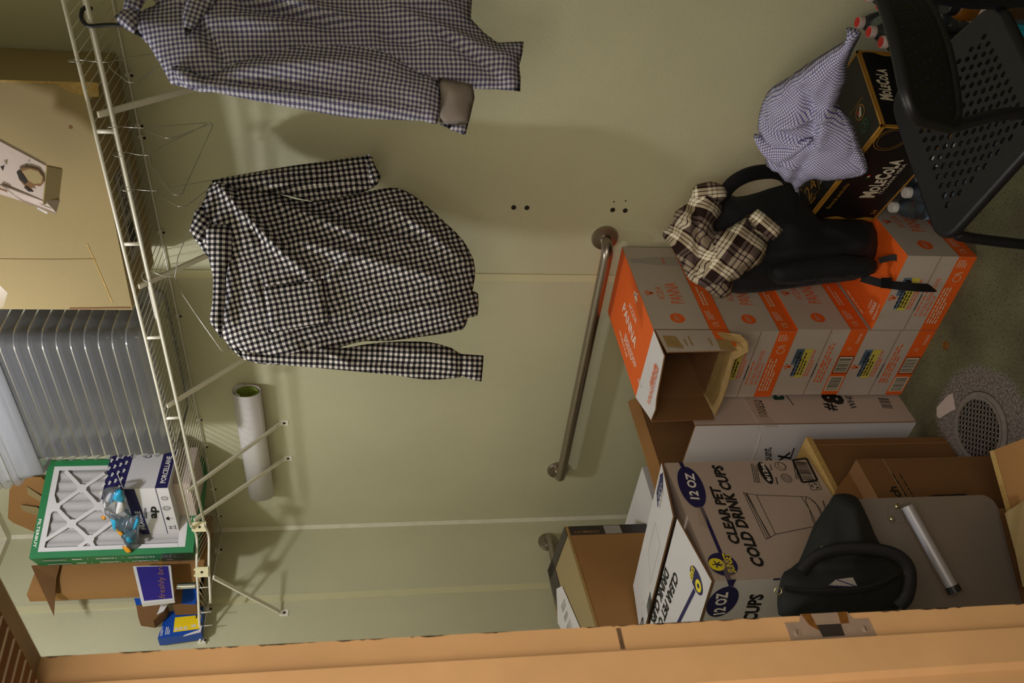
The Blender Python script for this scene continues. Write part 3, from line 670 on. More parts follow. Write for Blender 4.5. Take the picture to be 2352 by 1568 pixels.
# two air filters shrink wrapped together, standing in the corner
F = ((0.305,-0.32,2.185),(0.36,0.933,0),(0,0,1)); F2 = ((0.2117,-0.284,2.185),(0.933,-0.36,0),(0,0,1)); n1 = fn(F); W_, H_, T_ = .335, .508, .050
def air_filter(k, label):
    t = thing('air_filter', label, 'air filter', at(F, (W_/2, 0), -.05*k-.025), 'pair of shrink wrapped air filters')
    b = MB(); O = at(F, (0, 0), -.05*k-.0005); bkv = vmul(n1, -(T_-.002)); e = .010
    for (x0, z0, x1, z1) in ((0, 0, W_, e), (0, H_-e, W_, H_), (0, e, e, H_-e), (W_-e, e, W_, H_-e)):
        b.obox(at(F, (x0, z0), -.05*k-.0005), vmul(F[1], x1-x0), (0, 0, z1-z0), bkv, m_grn)
    Fk = (at(F, (0, 0), -.05*k), F[1], F[2])
    if k == 0:
        for r in ((0, 0, W_, .028), (0, H_-.022, W_, H_), (0, .028, .020, H_-.022), (W_-.022, .028, W_, H_-.022)): b.rect(Fk, *r, m_grn, .0005)
        b.text(Fk, 'FILTERBUY', (.13, H_-.006), (.035, H_-.006), .009, m_whiteink, .02, .0012)
        b.text(Fk, 'FILTERBUY', (.10, .018), (.20, .018), .011, m_darkgreen, .02, .0012)
    Fs = F2
    x0 = .05 if k == 0 else 0.0
    bl = lambda a, z: (x0+a, z)
    b.text(Fs, '16x20x2', bl(.033, .247), bl(.033, .312), .015, m_whiteink, .02, .0024); b.text(Fs, 'FILTERBUY', bl(.032, .128), bl(.032, .212), .013, m_whiteink, .02, .0024)
    b.rect(Fs, x0+.019, .40, x0+.030, .475, m_inkgrey, .0024); b.scribble(Fs, bl(.030, .47), bl(.030, .41), .009, m_inkgrey, 2, d=.002)
    b.rect(Fs, x0+.020, .355, x0+.029, .385, m_whiteink, .0016); b.line(Fs, [bl(.02, .337), bl(.03, .337)], .002, m_whiteink, .0016); b.line(Fs, [bl(.02, .228), bl(.03, .228)], .002, m_whiteink, .0016)
    b.poly(Fs, [bl(.018, .082), bl(.026, .078), bl(.034, .082), bl(.034, .096), bl(.026, .104), bl(.018, .096)], m_whiteink, .0016)
    b.build('frame', t)
    b = MB(); z = -.05*k-.010; m = 36; vs = []
    for i in range(m+1):
        x = e+(W_-2*e)*i/m; d = z-.006+.005*cos(i*pi/2.0)
        vs += [at(F, (x, e), d), at(F, (x, H_-e), d)]
    b.add(vs, [(2*i, 2*i+2, 2*i+3, 2*i+1) for i in range(m)], m_pleat); b.build('pleated_media', t, smooth=True)
    if k == 0:
        g = MB(); dz = -.0012
        for r in ((.02, .028, W_-.02, .052), (.02, H_-.040, W_-.02, H_-.022), (.02, .05, .034, H_-.04), (W_-.036, .05, W_-.02, H_-.04)): g.obox(at(F, (r[0], r[1]), -.003), vmul(F[1], r[2]-r[0]), (0, 0, r[3]-r[1]), vmul(n1, .0025), m_white)
        nA, nB, nC, nD, nE = [(0.233,0.385),(0.1116,0.398),(0.17,0.4582),(0.1687,0.3224),(0.0567,0.3337)]
        segs = [((0.2966,0.4483), nA), (nA, nD), (nC, nA), (nA, (0.2856,0.3206)), (nC, nB), (nB, nD), (nB, nE), (nE, (0.1247,0.258)), (nB, (0.0548,0.4767)), (nC, (0.2142,0.4754)), (nC, (0.1496,0.4749)), (nE, (0.03,0.3161)), (nE, (0.0318,0.3634)), (nD, (0.3009,0.2378)), (nD, (0.047,0.1484)), ((0.1247,0.258), (0.047,0.1484))]
        for a, c in segs:
            dx, dy = c[0]-a[0], c[1]-a[1]; L = sqrt(dx*dx+dy*dy); nx, ny = -dy/L*.006, dx/L*.006
            P4 = [(a[0]-nx, a[1]-ny), (c[0]-nx, c[1]-ny), (c[0]+nx, c[1]+ny), (a[0]+nx, a[1]+ny)]
            P4 = [(min(max(x, .021), W_-.021), min(max(y, .03), H_-.024)) for x, y in P4]
            g.slab([at(F, p, -.0028) for p in P4], vmul(n1, .002), m_white)
        for c in (nA, nB, nC, nD, nE): g.slab([at(F, (c[0]+.015*cos(q*pi/6), c[1]+.015*sin(q*pi/6)), -.0029) for q in range(12)], vmul(n1, .0022), m_white)
        g.build('grid', t)
    return t
air_filter(0, 'front one of two green edged air filters standing in the shelf corner')
air_filter(1, 'rear one of two green edged air filters, mostly hidden behind the front one')
b = MB(); O = at(F, (-.003, .0), .004); e3 = vmul(n1, -.108)
b.quad(O, vadd(O, (0, 0, 1), .10), vadd(vadd(O, (0, 0, 1), .13), e3), vadd(O, e3), m_film)
for k in range(7):
    z = .02+.012*k; x = .02*(k % 3)
    b.tube(spline([vadd(vadd(O, e3, .1+.1*(k % 4)), (0, 0, 1), z), vadd(vadd(vadd(O, e3, .4), (0, 0, 1), z+.01), F2[1], .0), vadd(vadd(O, (0, 0, 1), z-.004), n1, .004)], 4), .0014, m_film, 5)
tag(b.build('shrink_wrap', loc=at(F, (0, 0), 0)), 'clear shrink wrap over the left edge of the two air filters', 'plastic wrap')

# porcelain carton in front of the filters
t = thing('cardboard_box', 'white and navy printed porcelain carton in front of the air filters', 'box', (.43, -.14, 2.238))
F = ((0.555,-0.25,2.24),(0,1,0),(0,0,1)); FY = ((0.32,-0.25,2.24),(0.9216,0,0),(0,0,1)); e0, e1 = (-1, 0, 0), (0, 1, 0); C0 = (.555, -.25, 2.238)
b = MB(); b.obox(C0, vmul(e0, .235), vmul(e1, .21), (0, 0, .134), m_white)
b.rect(F, .0, .0, .21, .038, m_navy); b.text(F, 'PORCELLANE', (.02, .010), (.135, .010), .016, m_whiteink, .02)
b.text(F, 'C', (.128, .075), (.140, .075), .020, m_navy, .02)
q = [(0.257,0.1324),(-0.015,0.1056),(-0.0054,0.093),(0.2566,0.1234)]
b.poly(FY, [(.0, .132), (.255, .132), (.255, .100), (.0, .092)], m_navy); b.text(FY, 'FRAGILE', (.03, .100), (.135, .103), .016, m_whiteink, .02)
b.line(FY, [(0, .036), (.255, .036)], .0022, m_navy); b.text(FY, 'ap', (0.0895,0.0575), (0.1581,0.0496), .024, m_ink, .035); b.line(FY, [(0.0913,0.0899),(0.15,0.0818)], .002, m_ink)
b.scribble(FY, (0.0915,0.0939), (0.1502,0.0858), .010, m_ink, 2)
g = (.20, .016); b.ring(FY, g, .010, .0016, m_ink, n=12); b.line(FY, [(g[0]-.004, g[1]-.010), (g[0]-.004, g[1]+.006)], .002, m_ink); b.line(FY, [(g[0]+.003, g[1]-.008), (g[0]+.007, g[1]+.008)], .0016, m_ink)
for r in (.004, .008, .012): b.ring(FY, (.145, .018), r, .0014, m_inkgrey if r < .005 else m_ink, n=14)
g = (.087, .016); b.poly(FY, [(g[0]-.011, g[1]+.002), (g[0]+.011, g[1]+.002), (g[0]+.007, g[1]+.010), (g[0], g[1]+.013), (g[0]-.007, g[1]+.010)], m_ink); b.line(FY, [(g[0], g[1]+.004), (g[0], g[1]-.010)], .0016, m_ink)
for dx in (-.005, .005): b.line(FY, [(.035+dx, .008), (.035+dx, .022)], .002, m_ink); b.poly(FY, [(.035+dx-.004, .020), (.035+dx+.004, .020), (.035+dx, .028)], m_ink)
b.line(FY, [(.022, .006), (.048, .006)], .002, m_ink)
b.build('body', t)
T0 = vadd(C0, (0, 0, 1), .133); T1 = vadd(T0, e1, .205)
b = MB(); hp = [T0, T1, vadd(vadd(T1, e0, .01), (0, 0, 1), .082), vadd(vadd(vadd(T0, e0, .01), e1, -.03), (0, 0, 1), .062)]
b.slab(hp, vmul(e0, .003), m_navy); FF = (vadd(T0, e0, -.0015), e1, (-.12, 0, .99))
for i in range(4):
    for j in range(6): b.text(FF, 'ap', (.0+.034*j-.006*i, .014+.017*i), (.017+.034*j-.006*i, .014+.017*i), .009, m_whiteink, .03, .0014)
b.build('flap', t)
T2 = vadd(T0, e0, .235)
b = MB(); b.slab([T2, T0, vadd(vadd(T0, e1, .06), (0, 0, 1), .03), vadd(vadd(T2, e1, .05), (0, 0, 1), .03)], (0, 0, .003), m_white); b.build('flap', t)
b = MB(); b.obox(vadd(vadd((C0[0], C0[1], 2.184), e0, .03), e1, .04), vmul(e0, .165), vmul(e1, .16), (0, 0, .054), m_whitepk); tag(b.build('cardboard_box', loc=(.46, -.14, 2.184)), 'low pale box under the white and navy porcelain carton', 'box')

# crumpled pack of wipes lying over the carton
t = thing('plastic_bag', 'crumpled clear bag with blue and orange print leaning on the porcelain carton', 'bag', (0.330,-0.290,2.356))
F = ((0.42,-0.29,2.36),(1,0,0),(0,0.3011,0.9536)); b = MB()
cloth(b, F, [(0.157,0.0662),(0.1878,0.0231),(0.1811,-0.0013),(0.1279,-0.0072),(0.0497,-0.0025),(0.0714,-0.0336),(0.0255,-0.0302),(-0.0763,-0.0036),(-0.1108,-0.0074),(-0.15,0.0206),(-0.1516,0.0521),(-0.0951,0.0493),(-0.0379,0.0538),(0.029,0.0586),(0.0428,0.0838),(0.0986,0.0813)], m_wrapfilm, .030, .02, .007, nz=.007, ns=30, er=.02, folds=[((0.1636,0.0459), (-0.1067,0.0149), .006, .012), ((0.1473,-0.0012), (0.0134,0.0051), .005, .012)]); b.build('wrapper', t, smooth=True)
b = MB()
for pts, m, d in (([(0.1785,0.0194),(0.1871,-0.0069),(0.1305,-0.002),(0.135,0.0233),(0.1123,0.04),(0.1185,0.0474)], m_cyan, .006), ([(0.0421,0.0661),(0.0337,0.0381),(-0.0098,0.0325),(-0.0211,0.0123),(-0.0343,-0.0031),(-0.0798,0.0063),(-0.0943,0.0338),(-0.048,0.0362),(-0.0193,0.0603)], m_cyan, .006), ([(0.0666,-0.0326),(0.0255,-0.0302),(-0.0094,-0.0082),(-0.0029,-0.0005)], m_cyan, .006), ([(0.096,0.076),(0.1261,0.0632),(0.1578,0.0443),(0.1675,0.0276),(0.1102,0.0463),(0.0673,0.0767)], m_white, .006), ([(0.1371,0.017),(0.1351,-0.0029),(0.0906,0.0007),(0.07,0.0228),(0.0815,0.0409)], m_white, .006)):
    cloth(b, F, pts, m, .027, .0, .006, nz=.006, ns=30, er=.012, d0=d)
b.build('blue_print', t, smooth=True)
for pts in ([(0.0055,0.0413),(0.0067,0.0245),(-0.0135,0.0168),(-0.023,0.0308)], [(-0.0813,0.0372),(-0.0833,0.0162),(-0.1044,0.0082),(-0.1167,0.0292)], [(0.066,0.074),(0.0619,0.0601),(0.0464,0.0666),(0.0468,0.0784)], [(-0.1187,0.0482),(-0.1324,0.0325),(-0.1372,0.0459)]):
    b = MB(); cloth(b, F, pts, m_orangep, .006, .0, .006, nz=.001, er=.006, d0=.031); b.build('orange_print', t, smooth=True)

# brown carton in the corner behind the filters
t = thing('cardboard_box', 'tall open brown carton on the corner shelf behind the air filters', 'box', (.12, -.2, 2.185))
b = MB(); b.box(.098, .14, -.345, -.04, 2.184, 2.735, m_card); b.build('body', t)
b = MB(); b.slab([(0.150,-0.240,2.749), (0.190,-0.463,2.605), (0.155,-0.300,2.651), (0.150,-0.227,2.658)], (.003, 0, 0), m_carddk); b.build('flap', t)
b = MB(); b.slab([(0.334,-0.035,2.707), (0.369,-0.035,2.722), (0.379,-0.035,2.794), (0.321,-0.045,2.834), (0.186,-0.060,2.871), (0.160,-0.060,2.861), (0.101,-0.060,2.801)], (0, .003, 0), m_card)
gl = MB
for q in ([(0.335,-0.045,2.774), (0.270,-0.052,2.724), (0.249,-0.054,2.734), (0.299,-0.050,2.779)], [(0.256,-0.060,2.810), (0.241,-0.060,2.761), (0.209,-0.064,2.744), (0.195,-0.064,2.761), (0.229,-0.062,2.813)]): b.slab(q, (0, .002, 0), m_cardlt)
b.build('flap', t)

# small boxes at the left end of the shelf
t = thing('small_box', 'purple coffee box with gold handwriting leaning at the left end of the shelf', 'box', (.18, -.37, 2.24))
F = ((0.215,-0.436,2.24),(0,1,0),(0,0,1)); P4 = [(0.1342,0.1556),(-0.0101,0.0976),(-0.001,-0.0021),(0.1317,0.0333)]
b = MB(); b.slab([at(F, p, 0) for p in P4], (-.02, 0, 0), m_white)
q = [(0.1301,0.1436),(-0.0024,0.0911),(0.0026,0.004),(0.1286,0.0411)]; b.poly(F, q, m_purple, .0012)
b.text(F, 'freshly brewed', (0.0038,0.026), (0.1864,0.0719), .020, m_gold, -.012, .0022, .35); b.build('body', t)
b = MB(); c0 = (0.190,-0.381,2.249); c1 = (0.190,-0.382,2.165); b.lathe((c0[0], c0[1]+.01, 2.184), [(.011, 0), (.011, .058), (.009, .060), (0, .060)], m_chrome, 20); tag(b.build('metal_can', loc=(c0[0], c0[1]+.01, 2.184), smooth=True, auto=40), 'slim chrome cylinder under the purple coffee box', 'canister')
t = thing('small_box', 'opened blue gadget box with brown inside below the purple coffee box', 'box', (.12, -.34, 2.184))
b = MB(); b.box(.07, .135, -.405, -.27, 2.184, 2.262, m_carddk); b.slab([(.136, -.41, 2.186), (.136, -.26, 2.186), (.136, -.255, 2.245), (.136, -.405, 2.232)], (.003, 0, 0), m_blue); b.build('body', t)
b = MB(); b.slab([(0.115,-0.379,2.388), (0.110,-0.436,2.368), (0.110,-0.447,2.319), (0.110,-0.411,2.290), (0.115,-0.388,2.285)], (-.045, 0, 0), m_carddk); b.slab([(0.120,-0.387,2.301), (0.120,-0.372,2.272), (0.115,-0.417,2.291), (0.115,-0.429,2.310)], (.002, 0, 0), m_white); b.slab([(0.130,-0.375,2.389), (0.130,-0.396,2.376), (0.130,-0.385,2.258), (0.130,-0.375,2.259)], (.002, 0, 0), m_white); b.slab([(0.132,-0.373,2.391), (0.132,-0.400,2.379), (0.132,-0.398,2.361), (0.132,-0.374,2.372)], (.002, 0, 0), m_blue); b.build('flap', t)
t = thing('small_box', 'blue and yellow boxed smart gadget at the far left tip of the shelf', 'box', (.04, -.46, 2.184))
F = ((0.06,-0.5,2.185),(0,1,0),(0,0,1))
P4 = [(0.0163,0.1213),(0.1153,0.1121),(0.1307,-0.006),(0.0306,-0.0161)]
b = MB(); b.slab([at(F, p, 0) for p in P4], (-.045, 0, 0), m_blue)
b.poly(F, [(0.0359,0.0748),(0.0918,0.0793),(0.097,-0.0056),(0.044,-0.0083)], m_tapyel, .0012); b.poly(F, [(0.024,0.0363),(0.0179,0.0408),(0.0307,-0.0147),(0.0534,-0.0153),(0.0637,-0.008),(0.0408,-0.0074)], m_white, .0012)
b.text(F, 'tapo', (0.025,0.1077), (0.0608,0.1131), .010, m_whiteink, .0, .0012); b.scribble(F, (0.0293,0.0987), (0.0568,0.0997), .016, m_whiteink, 3)
for q in ((404, 1448), (416, 1446), (428, 1444)): pass
for i in range(3):
    o = ((0.0405,0.07), (0.0428,0.055), (0.0436,0.0396))[i]; b.rect(F, o[0], o[1]-.008, o[0]+.012, o[1]+.003, m_cream, .0018)
o = (0.0512,0.0042); b.rect(F, o[0], o[1], o[0]+.01, o[1]+.016, m_cream, .0018); o = (0.0843,0.0067); b.rect(F, o[0], o[1], o[0]+.012, o[1]+.004, m_ink, .0018)
b.build('body', t)

# ---------------------------------------------------------------- hangers and shirts
def wire_hanger(name, label, x, yaw, m, r=.0010, group='wire hangers on the shelf rail', w=.20, drop=.10, slope=0, z0=None, hook=.03):
    z = ZS-.042 if z0 is None else z0; yb = -.298
    t = thing(name, label, 'hanger', (x, yb, z-.20), group)
    u = (cos(yaw), sin(yaw), 0); P = lambda a, dz: (x+u[0]*a, yb+u[1]*a, z+dz)
    b = MB(); hk = [P(-.012, -.012), P(-.014, .004)]+[P(-.012*cos(k*pi/8)*1.0, .006+.010*sin(k*pi/8)) for k in range(9)]+[P(.012, -.008), P(.004, -.026), P(0, -.040)]
    b.tube(spline(hk, 3), r, m, 8); b.build('hook', t, smooth=True)
    b = MB()
    for s in (0, pi): b.tube([P(.0012*cos(k*1.1+s), -.038-.0028*k) for k in range(9)], r*.9, m, 6)
    b.build('twisted_neck', t, smooth=True)
    b = MB(); tri = [P(0, -.062), P(w*.25, -.076+slope*.1), P(w*.5, -.100+slope*.2), P(w*.97, -.148+slope*.4), P(w, -.156+slope*.42), P(w*.97, -.166+slope*.4), P(0, -.166), P(-w*.97, -.166-slope*.4), P(-w, -.156-slope*.42), P(-w*.97, -.148-slope*.4), P(-w*.5, -.100-slope*.2), P(-w*.25, -.076-slope*.1)]
    b.tube(tri, r, m, 8, closed=True); b.build('wire_triangle', t, smooth=True)
    return t
wire_hanger('wire_hanger', 'empty wire hanger closest to the blue checked shirt, hooked on the shelf edge', 1.972, 1.80, m_hang, z0=ZS+.004)
wire_hanger('wire_hanger', 'empty wire hanger, second along the rail from the blue checked shirt', 1.827, 1.95, m_hang)
wire_hanger('wire_hanger', 'empty wire hanger, third along the rail from the blue checked shirt', 1.761, 1.66, m_hang)
wire_hanger('wire_hanger', 'empty wire hanger just right of the black checked shirt', 1.67, 1.95, m_hang)
wire_hanger('wire_hanger', 'wire hanger carrying the black and white checked shirt', 1.425, .66, m_hang, slope=.06, w=.19)
x = 2.058
t = thing('plastic_hanger', 'black plastic hanger carrying the blue checked shirt', 'hanger', (x, -.29, 1.95))
b = MB(); u = vE_ = unit((.76, .65, 0)); P = lambda a, dz: (x+u[0]*a, -.298+u[1]*a, ZS-.042+dz)
b.tube(spline([P(.022, -.002), P(.026, .008)], 3)+spline([P(.020, .016), P(.004, .018), P(-.009, .010), P(-.012, -.002), P(-.008, -.030), P(-.006, -.075)], 4), .0042, m_blackpl, 10); b.build('hook', t, smooth=True)
b = MB(); b.tube(spline([P(-.006, -.070), P(-.004, -.10), P(-.04, -.135), P(-.09, -.17)], 5), .005, m_blackpl, 10); b.tube(spline([P(-.006, -.070), P(.02, -.10), P(.06, -.125), P(.16, -.16)], 5), .005, m_blackpl, 10); b.v = [vadd(v, (-.649, .760, 0), .030) if v[2] < ZS-.042-.085 else v for v in b.v]; b.build('arms', t, smooth=True)

# black and white checked shirt
F = ((1.43,-0.3,1.6),(0.7604,0.6494,0),(0,0,1))
t = thing('shirt', 'black and white checked long sleeved shirt hanging in the middle of the rail', 'shirt', at(F, (0, -.4), 0))
b = MB()
cloth(b, F, [(0.2372,0.3824),(0.2005,0.3992),(0.1651,0.4139),(0.1233,0.4264),(0.0841,0.4201),(0.0365,0.3866),(-0.0182,0.374),(-0.073,0.3751),(-0.1224,0.3751),(-0.1619,0.353),(-0.1993,0.3223),(-0.2181,0.2851),(-0.225,0.2209),(-0.2164,0.156),(-0.2043,0.1114),(-0.1775,0.0576),(-0.164,0.0013),(-0.164,-0.0511),(-0.1492,-0.1672),(-0.133,-0.2507),(-0.102,-0.2622),(-0.0961,-0.2888),(-0.0386,-0.2899),(-0.0319,-0.2761),(0.005,-0.2818),(0.0498,-0.2784),(0.1021,-0.2496),(0.1425,-0.2083),(0.2036,-0.1389),(0.2339,-0.0825),(0.2289,-0.0265),(0.2136,0.0367),(0.1929,0.1419),(0.2078,0.2112),(0.2282,0.2744),(0.2421,0.3276)], m_blkging, .045, .03, .009, rnd=2, nz=.0030, ns=9, er=.05, rot=-.26, warp=.0045,
  folds=[((0.2289,0.3646), (0.0558,0.2047), 0.0090, 0.0378), ((0.2352,0.3382), (0.0825,0.2638), 0.0060, -0.0227), ((0.1479,0.3064), (-0.0044,0.1343), 0.0105, 0.0227), ((0.1831,0.2209), (0.0876,-0.0199), 0.0112, 0.0340), ((0.1848,0.156), (0.0901,-0.1547), 0.0097, -0.0265), ((0.0843,0.1669), (-0.0007,-0.1889), 0.0165, 0.0265), ((-0.0223,0.2477), (-0.0039,0.0906), 0.0045, 0.0113), ((-0.0059,0.2638), (-0.1163,0.2209), 0.0060, -0.0113), ((-0.0039,0.0906), (0.087,0.0135), 0.0105, 0.0265), ((-0.1829,0.2209), (-0.1157,0.0466), 0.0090, 0.0189), ((-0.1718,0.156), (-0.0923,-0.1321), 0.0090, -0.0189), ((-0.1156,0.0245), (-0.0689,-0.2346), 0.0120, 0.0227), ((0.179,-0.0645), (0.0458,-0.2461), 0.0150, 0.0302)])
b.build('body', t, smooth=True)
b = MB()
cloth(b, F, [(0.2372,0.3824),(0.2559,0.3064),(0.2807,0.1885),(0.2973,0.0906),(0.3128,-0.0032),(0.2997,-0.0176),(0.2774,-0.0243),(0.2596,-0.0355),(0.2391,-0.0265),(0.2201,0.0046),(0.2026,0.0719),(0.191,0.1299),(0.2059,0.1993),(0.2146,0.2851),(0.2215,0.354)], m_blkging, .030, .022, .0095, rnd=2, nz=.003, er=.03, rot=-.15, warp=.003, d0=.012, folds=[((0.2241,0.2638), (0.2331,0.0245), 0.0075, 0.0265), ((0.2071,0.156), (0.2453,-0.0087), 0.0053, -0.0189), ((0.2416,0.3064), (0.2634,0.1343), 0.0090, 0.0151)])
b.build('sleeve', t, smooth=True)
b = MB()
cloth(b, F, [(-0.1828,0.3276),(-0.2137,0.2904),(-0.2228,0.2209),(-0.2298,0.1495),(-0.238,0.0686),(-0.2452,-0.0076),(-0.2547,-0.087),(-0.2642,-0.1513),(-0.2613,-0.2243),(-0.25,-0.2484),(-0.1984,-0.245),(-0.1709,-0.1843),(-0.1651,-0.1276),(-0.1663,-0.0511),(-0.1742,0.0135),(-0.1831,0.0686),(-0.1786,0.1179),(-0.183,0.1669),(-0.1962,0.2424)], m_blkging, .028, .02, .0095, rnd=2, nz=.003, er=.03, rot=.05, warp=.003, d0=.014, folds=[((-0.183,0.1179), (-0.2168,0.0466), 0.0075, 0.0302), ((-0.1998,0.1125), (-0.2407,-0.2232), 0.0067, -0.0151), ((-0.1833,-0.0645), (-0.2064,-0.2346), 0.0090, 0.0227), ((-0.2347,-0.1604), (-0.2408,-0.2461), 0.0053, 0.0151)])
b.build('sleeve', t, smooth=True)
b = MB()
cloth(b, F, [(-0.1972,-0.2369),(-0.202,-0.3027),(-0.2354,-0.3003),(-0.2699,-0.2969),(-0.2663,-0.2749),(-0.2499,-0.2346)], m_blkging, .016, .014, .009, rnd=1, nz=.002, er=.02, rot=.05, d0=.018); b.build('cuff', t, smooth=True)
b = MB()
cloth(b, F, [(0.3069,0.0046),(0.314,-0.0065),(0.2752,-0.0265),(0.2597,-0.0366),(0.2379,-0.0265),(0.2318,-0.011),(0.2509,-0.0065),(0.279,-0.0043)], m_blkging, .016, .012, .008, rnd=1, nz=.001, er=.015, rot=-.3, d0=.03); b.build('cuff', t, smooth=True)
b = MB()
cloth(b, F, [(0.1098,0.3919),(0.1243,0.3814),(0.1252,0.3371),(0.1034,0.3276),(0.0407,0.3286),(0.0086,0.3413),(-0.0695,0.3445),(-0.1586,0.353),(-0.1147,0.3824),(-0.062,0.374),(-0.0072,0.373),(0.0529,0.3866)], m_blkging, .016, .010, .009, rnd=1, nz=.001, er=.012, rot=.02, uo=(.005, .003), d0=.040)
b.build('collar', t, smooth=True)
b = MB()
cloth(b, F, [(0.109,0.4316),(0.1629,0.417),(0.1698,0.4013),(0.133,0.3824),(0.1021,0.3929),(0.0801,0.4013),(0.0842,0.417)], m_blkging, .012, .010, .008, rnd=1, nz=.001, er=.012, rot=.6, d0=.028); b.build('collar_stand', t, smooth=True)
b = MB()
cloth(b, F, [(-0.0301,0.2499),(-0.143,0.2402),(-0.1181,0.0906),(-0.0041,0.107)], m_blkging, .004, .0, .0095, rnd=0, nz=.0015, er=.004, rot=-.20, uo=(.004, .004), d0=.0505, warp=.003); b.build('chest_pocket', t, smooth=True)

# blue checked shirt on the right
F = ((2.05,-0.28,1.6),(0.7604,0.6494,0),(0,0,1))
t = thing('shirt', 'blue and white small checked shirt hanging at the right end of the rail', 'shirt', at(F, (0, -.4), 0))
b = MB()
cloth(b, F, [(0.0105,0.4746),(0.0286,0.441),(0.0408,0.4156),(0.0748,0.441),(0.1549,0.441),(0.2295,0.3987),(0.2581,0.3218),(0.2937,-0.061),(0.2821,-0.2672),(0.1496,-0.2672),(0.1,-0.233),(0.0499,-0.2311),(0.0213,-0.2596),(0.0012,-0.2892),(0.0072,-0.3469),(-0.0187,-0.344),(-0.0467,-0.3372),(-0.0741,-0.3401),(-0.1028,-0.3392),(-0.1005,-0.2863),(-0.1019,-0.2349),(-0.1254,-0.1539),(-0.1342,-0.061),(-0.1336,0.0303),(-0.1285,0.1202),(-0.1298,0.2087),(-0.1331,0.2785),(-0.1354,0.3286),(-0.1202,0.3885),(-0.088,0.4055),(-0.0456,0.43),(-0.0151,0.4578)], m_ltging, .05, .035, .0125, rnd=1, nz=.0035, ns=8, er=.06, rot=-.06, warp=.003,
  folds=[((0.0356,0.3561), (-0.0771,0.2785), 0.0090, -0.0216), ((0.0916,0.3218), (-0.006,-0.0243), 0.0150, 0.0297), ((0.0334,0.2437), (-0.0201,-0.1073), 0.0120, -0.0243), ((0.1233,0.1202), (0.0515,-0.2103), 0.0150, 0.0216), ((0.0426,-0.061), (-0.0463,-0.3247), 0.0135, 0.0189), ((0.0012,-0.1539), (-0.0858,-0.2959), 0.0075, -0.0162), ((0.0042,0.2785), (-0.0039,0.1023), 0.0150, 0.0162)])
b.build('body', t, smooth=True)
b = MB()
cloth(b, F, [(-0.0913,0.3817),(-0.094,0.3475),(-0.1115,0.3183),(-0.0888,0.2785),(-0.0617,0.2263),(-0.0391,0.1761),(-0.0205,0.1211),(-0.0142,0.0574),(-0.0135,-0.007),(-0.0384,-0.0601),(-0.0581,-0.0934),(-0.0773,-0.1203),(-0.0942,-0.1585),(-0.139,-0.1651),(-0.1862,-0.1567),(-0.1818,-0.1277),(-0.182,-0.0519),(-0.1807,0.0294),(-0.1708,0.1023),(-0.1602,0.1761),(-0.1482,0.2525),(-0.1354,0.3286),(-0.1261,0.3604)], m_ltging, .045, .03, .0115, rnd=2, nz=.003, ns=9, er=.045, rot=.10, warp=.003, d0=.022,
  folds=[((-0.1193,0.3131), (-0.1405,-0.0243), 0.0075, -0.0162), ((-0.0934,0.2437), (-0.0691,-0.061), 0.0135, 0.0189), ((-0.0209,-0.0061), (-0.0932,-0.1398), 0.0045, 0.0162), ((-0.1283,0.3131), (-0.1695,-0.1073), 0.0090, 0.0162), ((-0.1621,-0.061), (-0.1488,-0.1539), 0.0045, -0.0081)])
b.build('sleeve', t, smooth=True)
b = MB(); cloth(b, F, [(-0.0905,-0.1576),(-0.0962,-0.1961),(-0.1021,-0.2311),(-0.1293,-0.2358),(-0.1645,-0.2273),(-0.1875,-0.2197),(-0.1864,-0.2008),(-0.1861,-0.1595),(-0.139,-0.1651)], m_ltcuff, .024, .018, .011, rnd=1, nz=.002, er=.02, d0=.030); b.build('cuff', t, smooth=True)
b = MB(); cloth(b, F, [(-0.1006,-0.2216),(-0.102,-0.232),(-0.1293,-0.2358),(-0.1664,-0.2273),(-0.2103,-0.2159),(-0.2018,-0.1914),(-0.1862,-0.1567),(-0.1864,-0.2008),(-0.182,-0.2159),(-0.1365,-0.2216)], m_ltging, .020, .016, .010, rnd=1, nz=.002, er=.015, rot=.1, d0=.027); b.build('cuff_edge', t, smooth=True)
b = MB(); cloth(b, F, [(-0.0051,0.4838),(0.0053,0.4729),(0.0134,0.4561),(0.0108,0.441),(-0.005,0.4368),(-0.0266,0.441),(-0.0455,0.4283),(-0.0408,0.441),(-0.0296,0.462),(-0.0179,0.4763)], m_ltging, .014, .012, .008, rnd=1, nz=.001, er=.012, rot=.7, d0=.045); cloth(b, F, [(0.0053,0.4729),(0.0126,0.441),(0.0587,0.4156),(0.1024,0.4283),(0.0643,0.4662)], m_ltging, .012, .012, .009, rnd=1, nz=.001, er=.012, rot=.3, d0=.03); b.build('collar', t, smooth=True)
b = MB(); cloth(b, F, [(-0.0002,0.3544),(0.0543,0.3432),(0.1204,0.2959),(0.0494,0.2785),(-0.0073,0.3218),(-0.0402,0.3475)], m_ltging, .004, 0, .011, rnd=1, nz=.001, er=.01, rot=.3, d0=.048); b.build('chest_pocket', t, smooth=True)

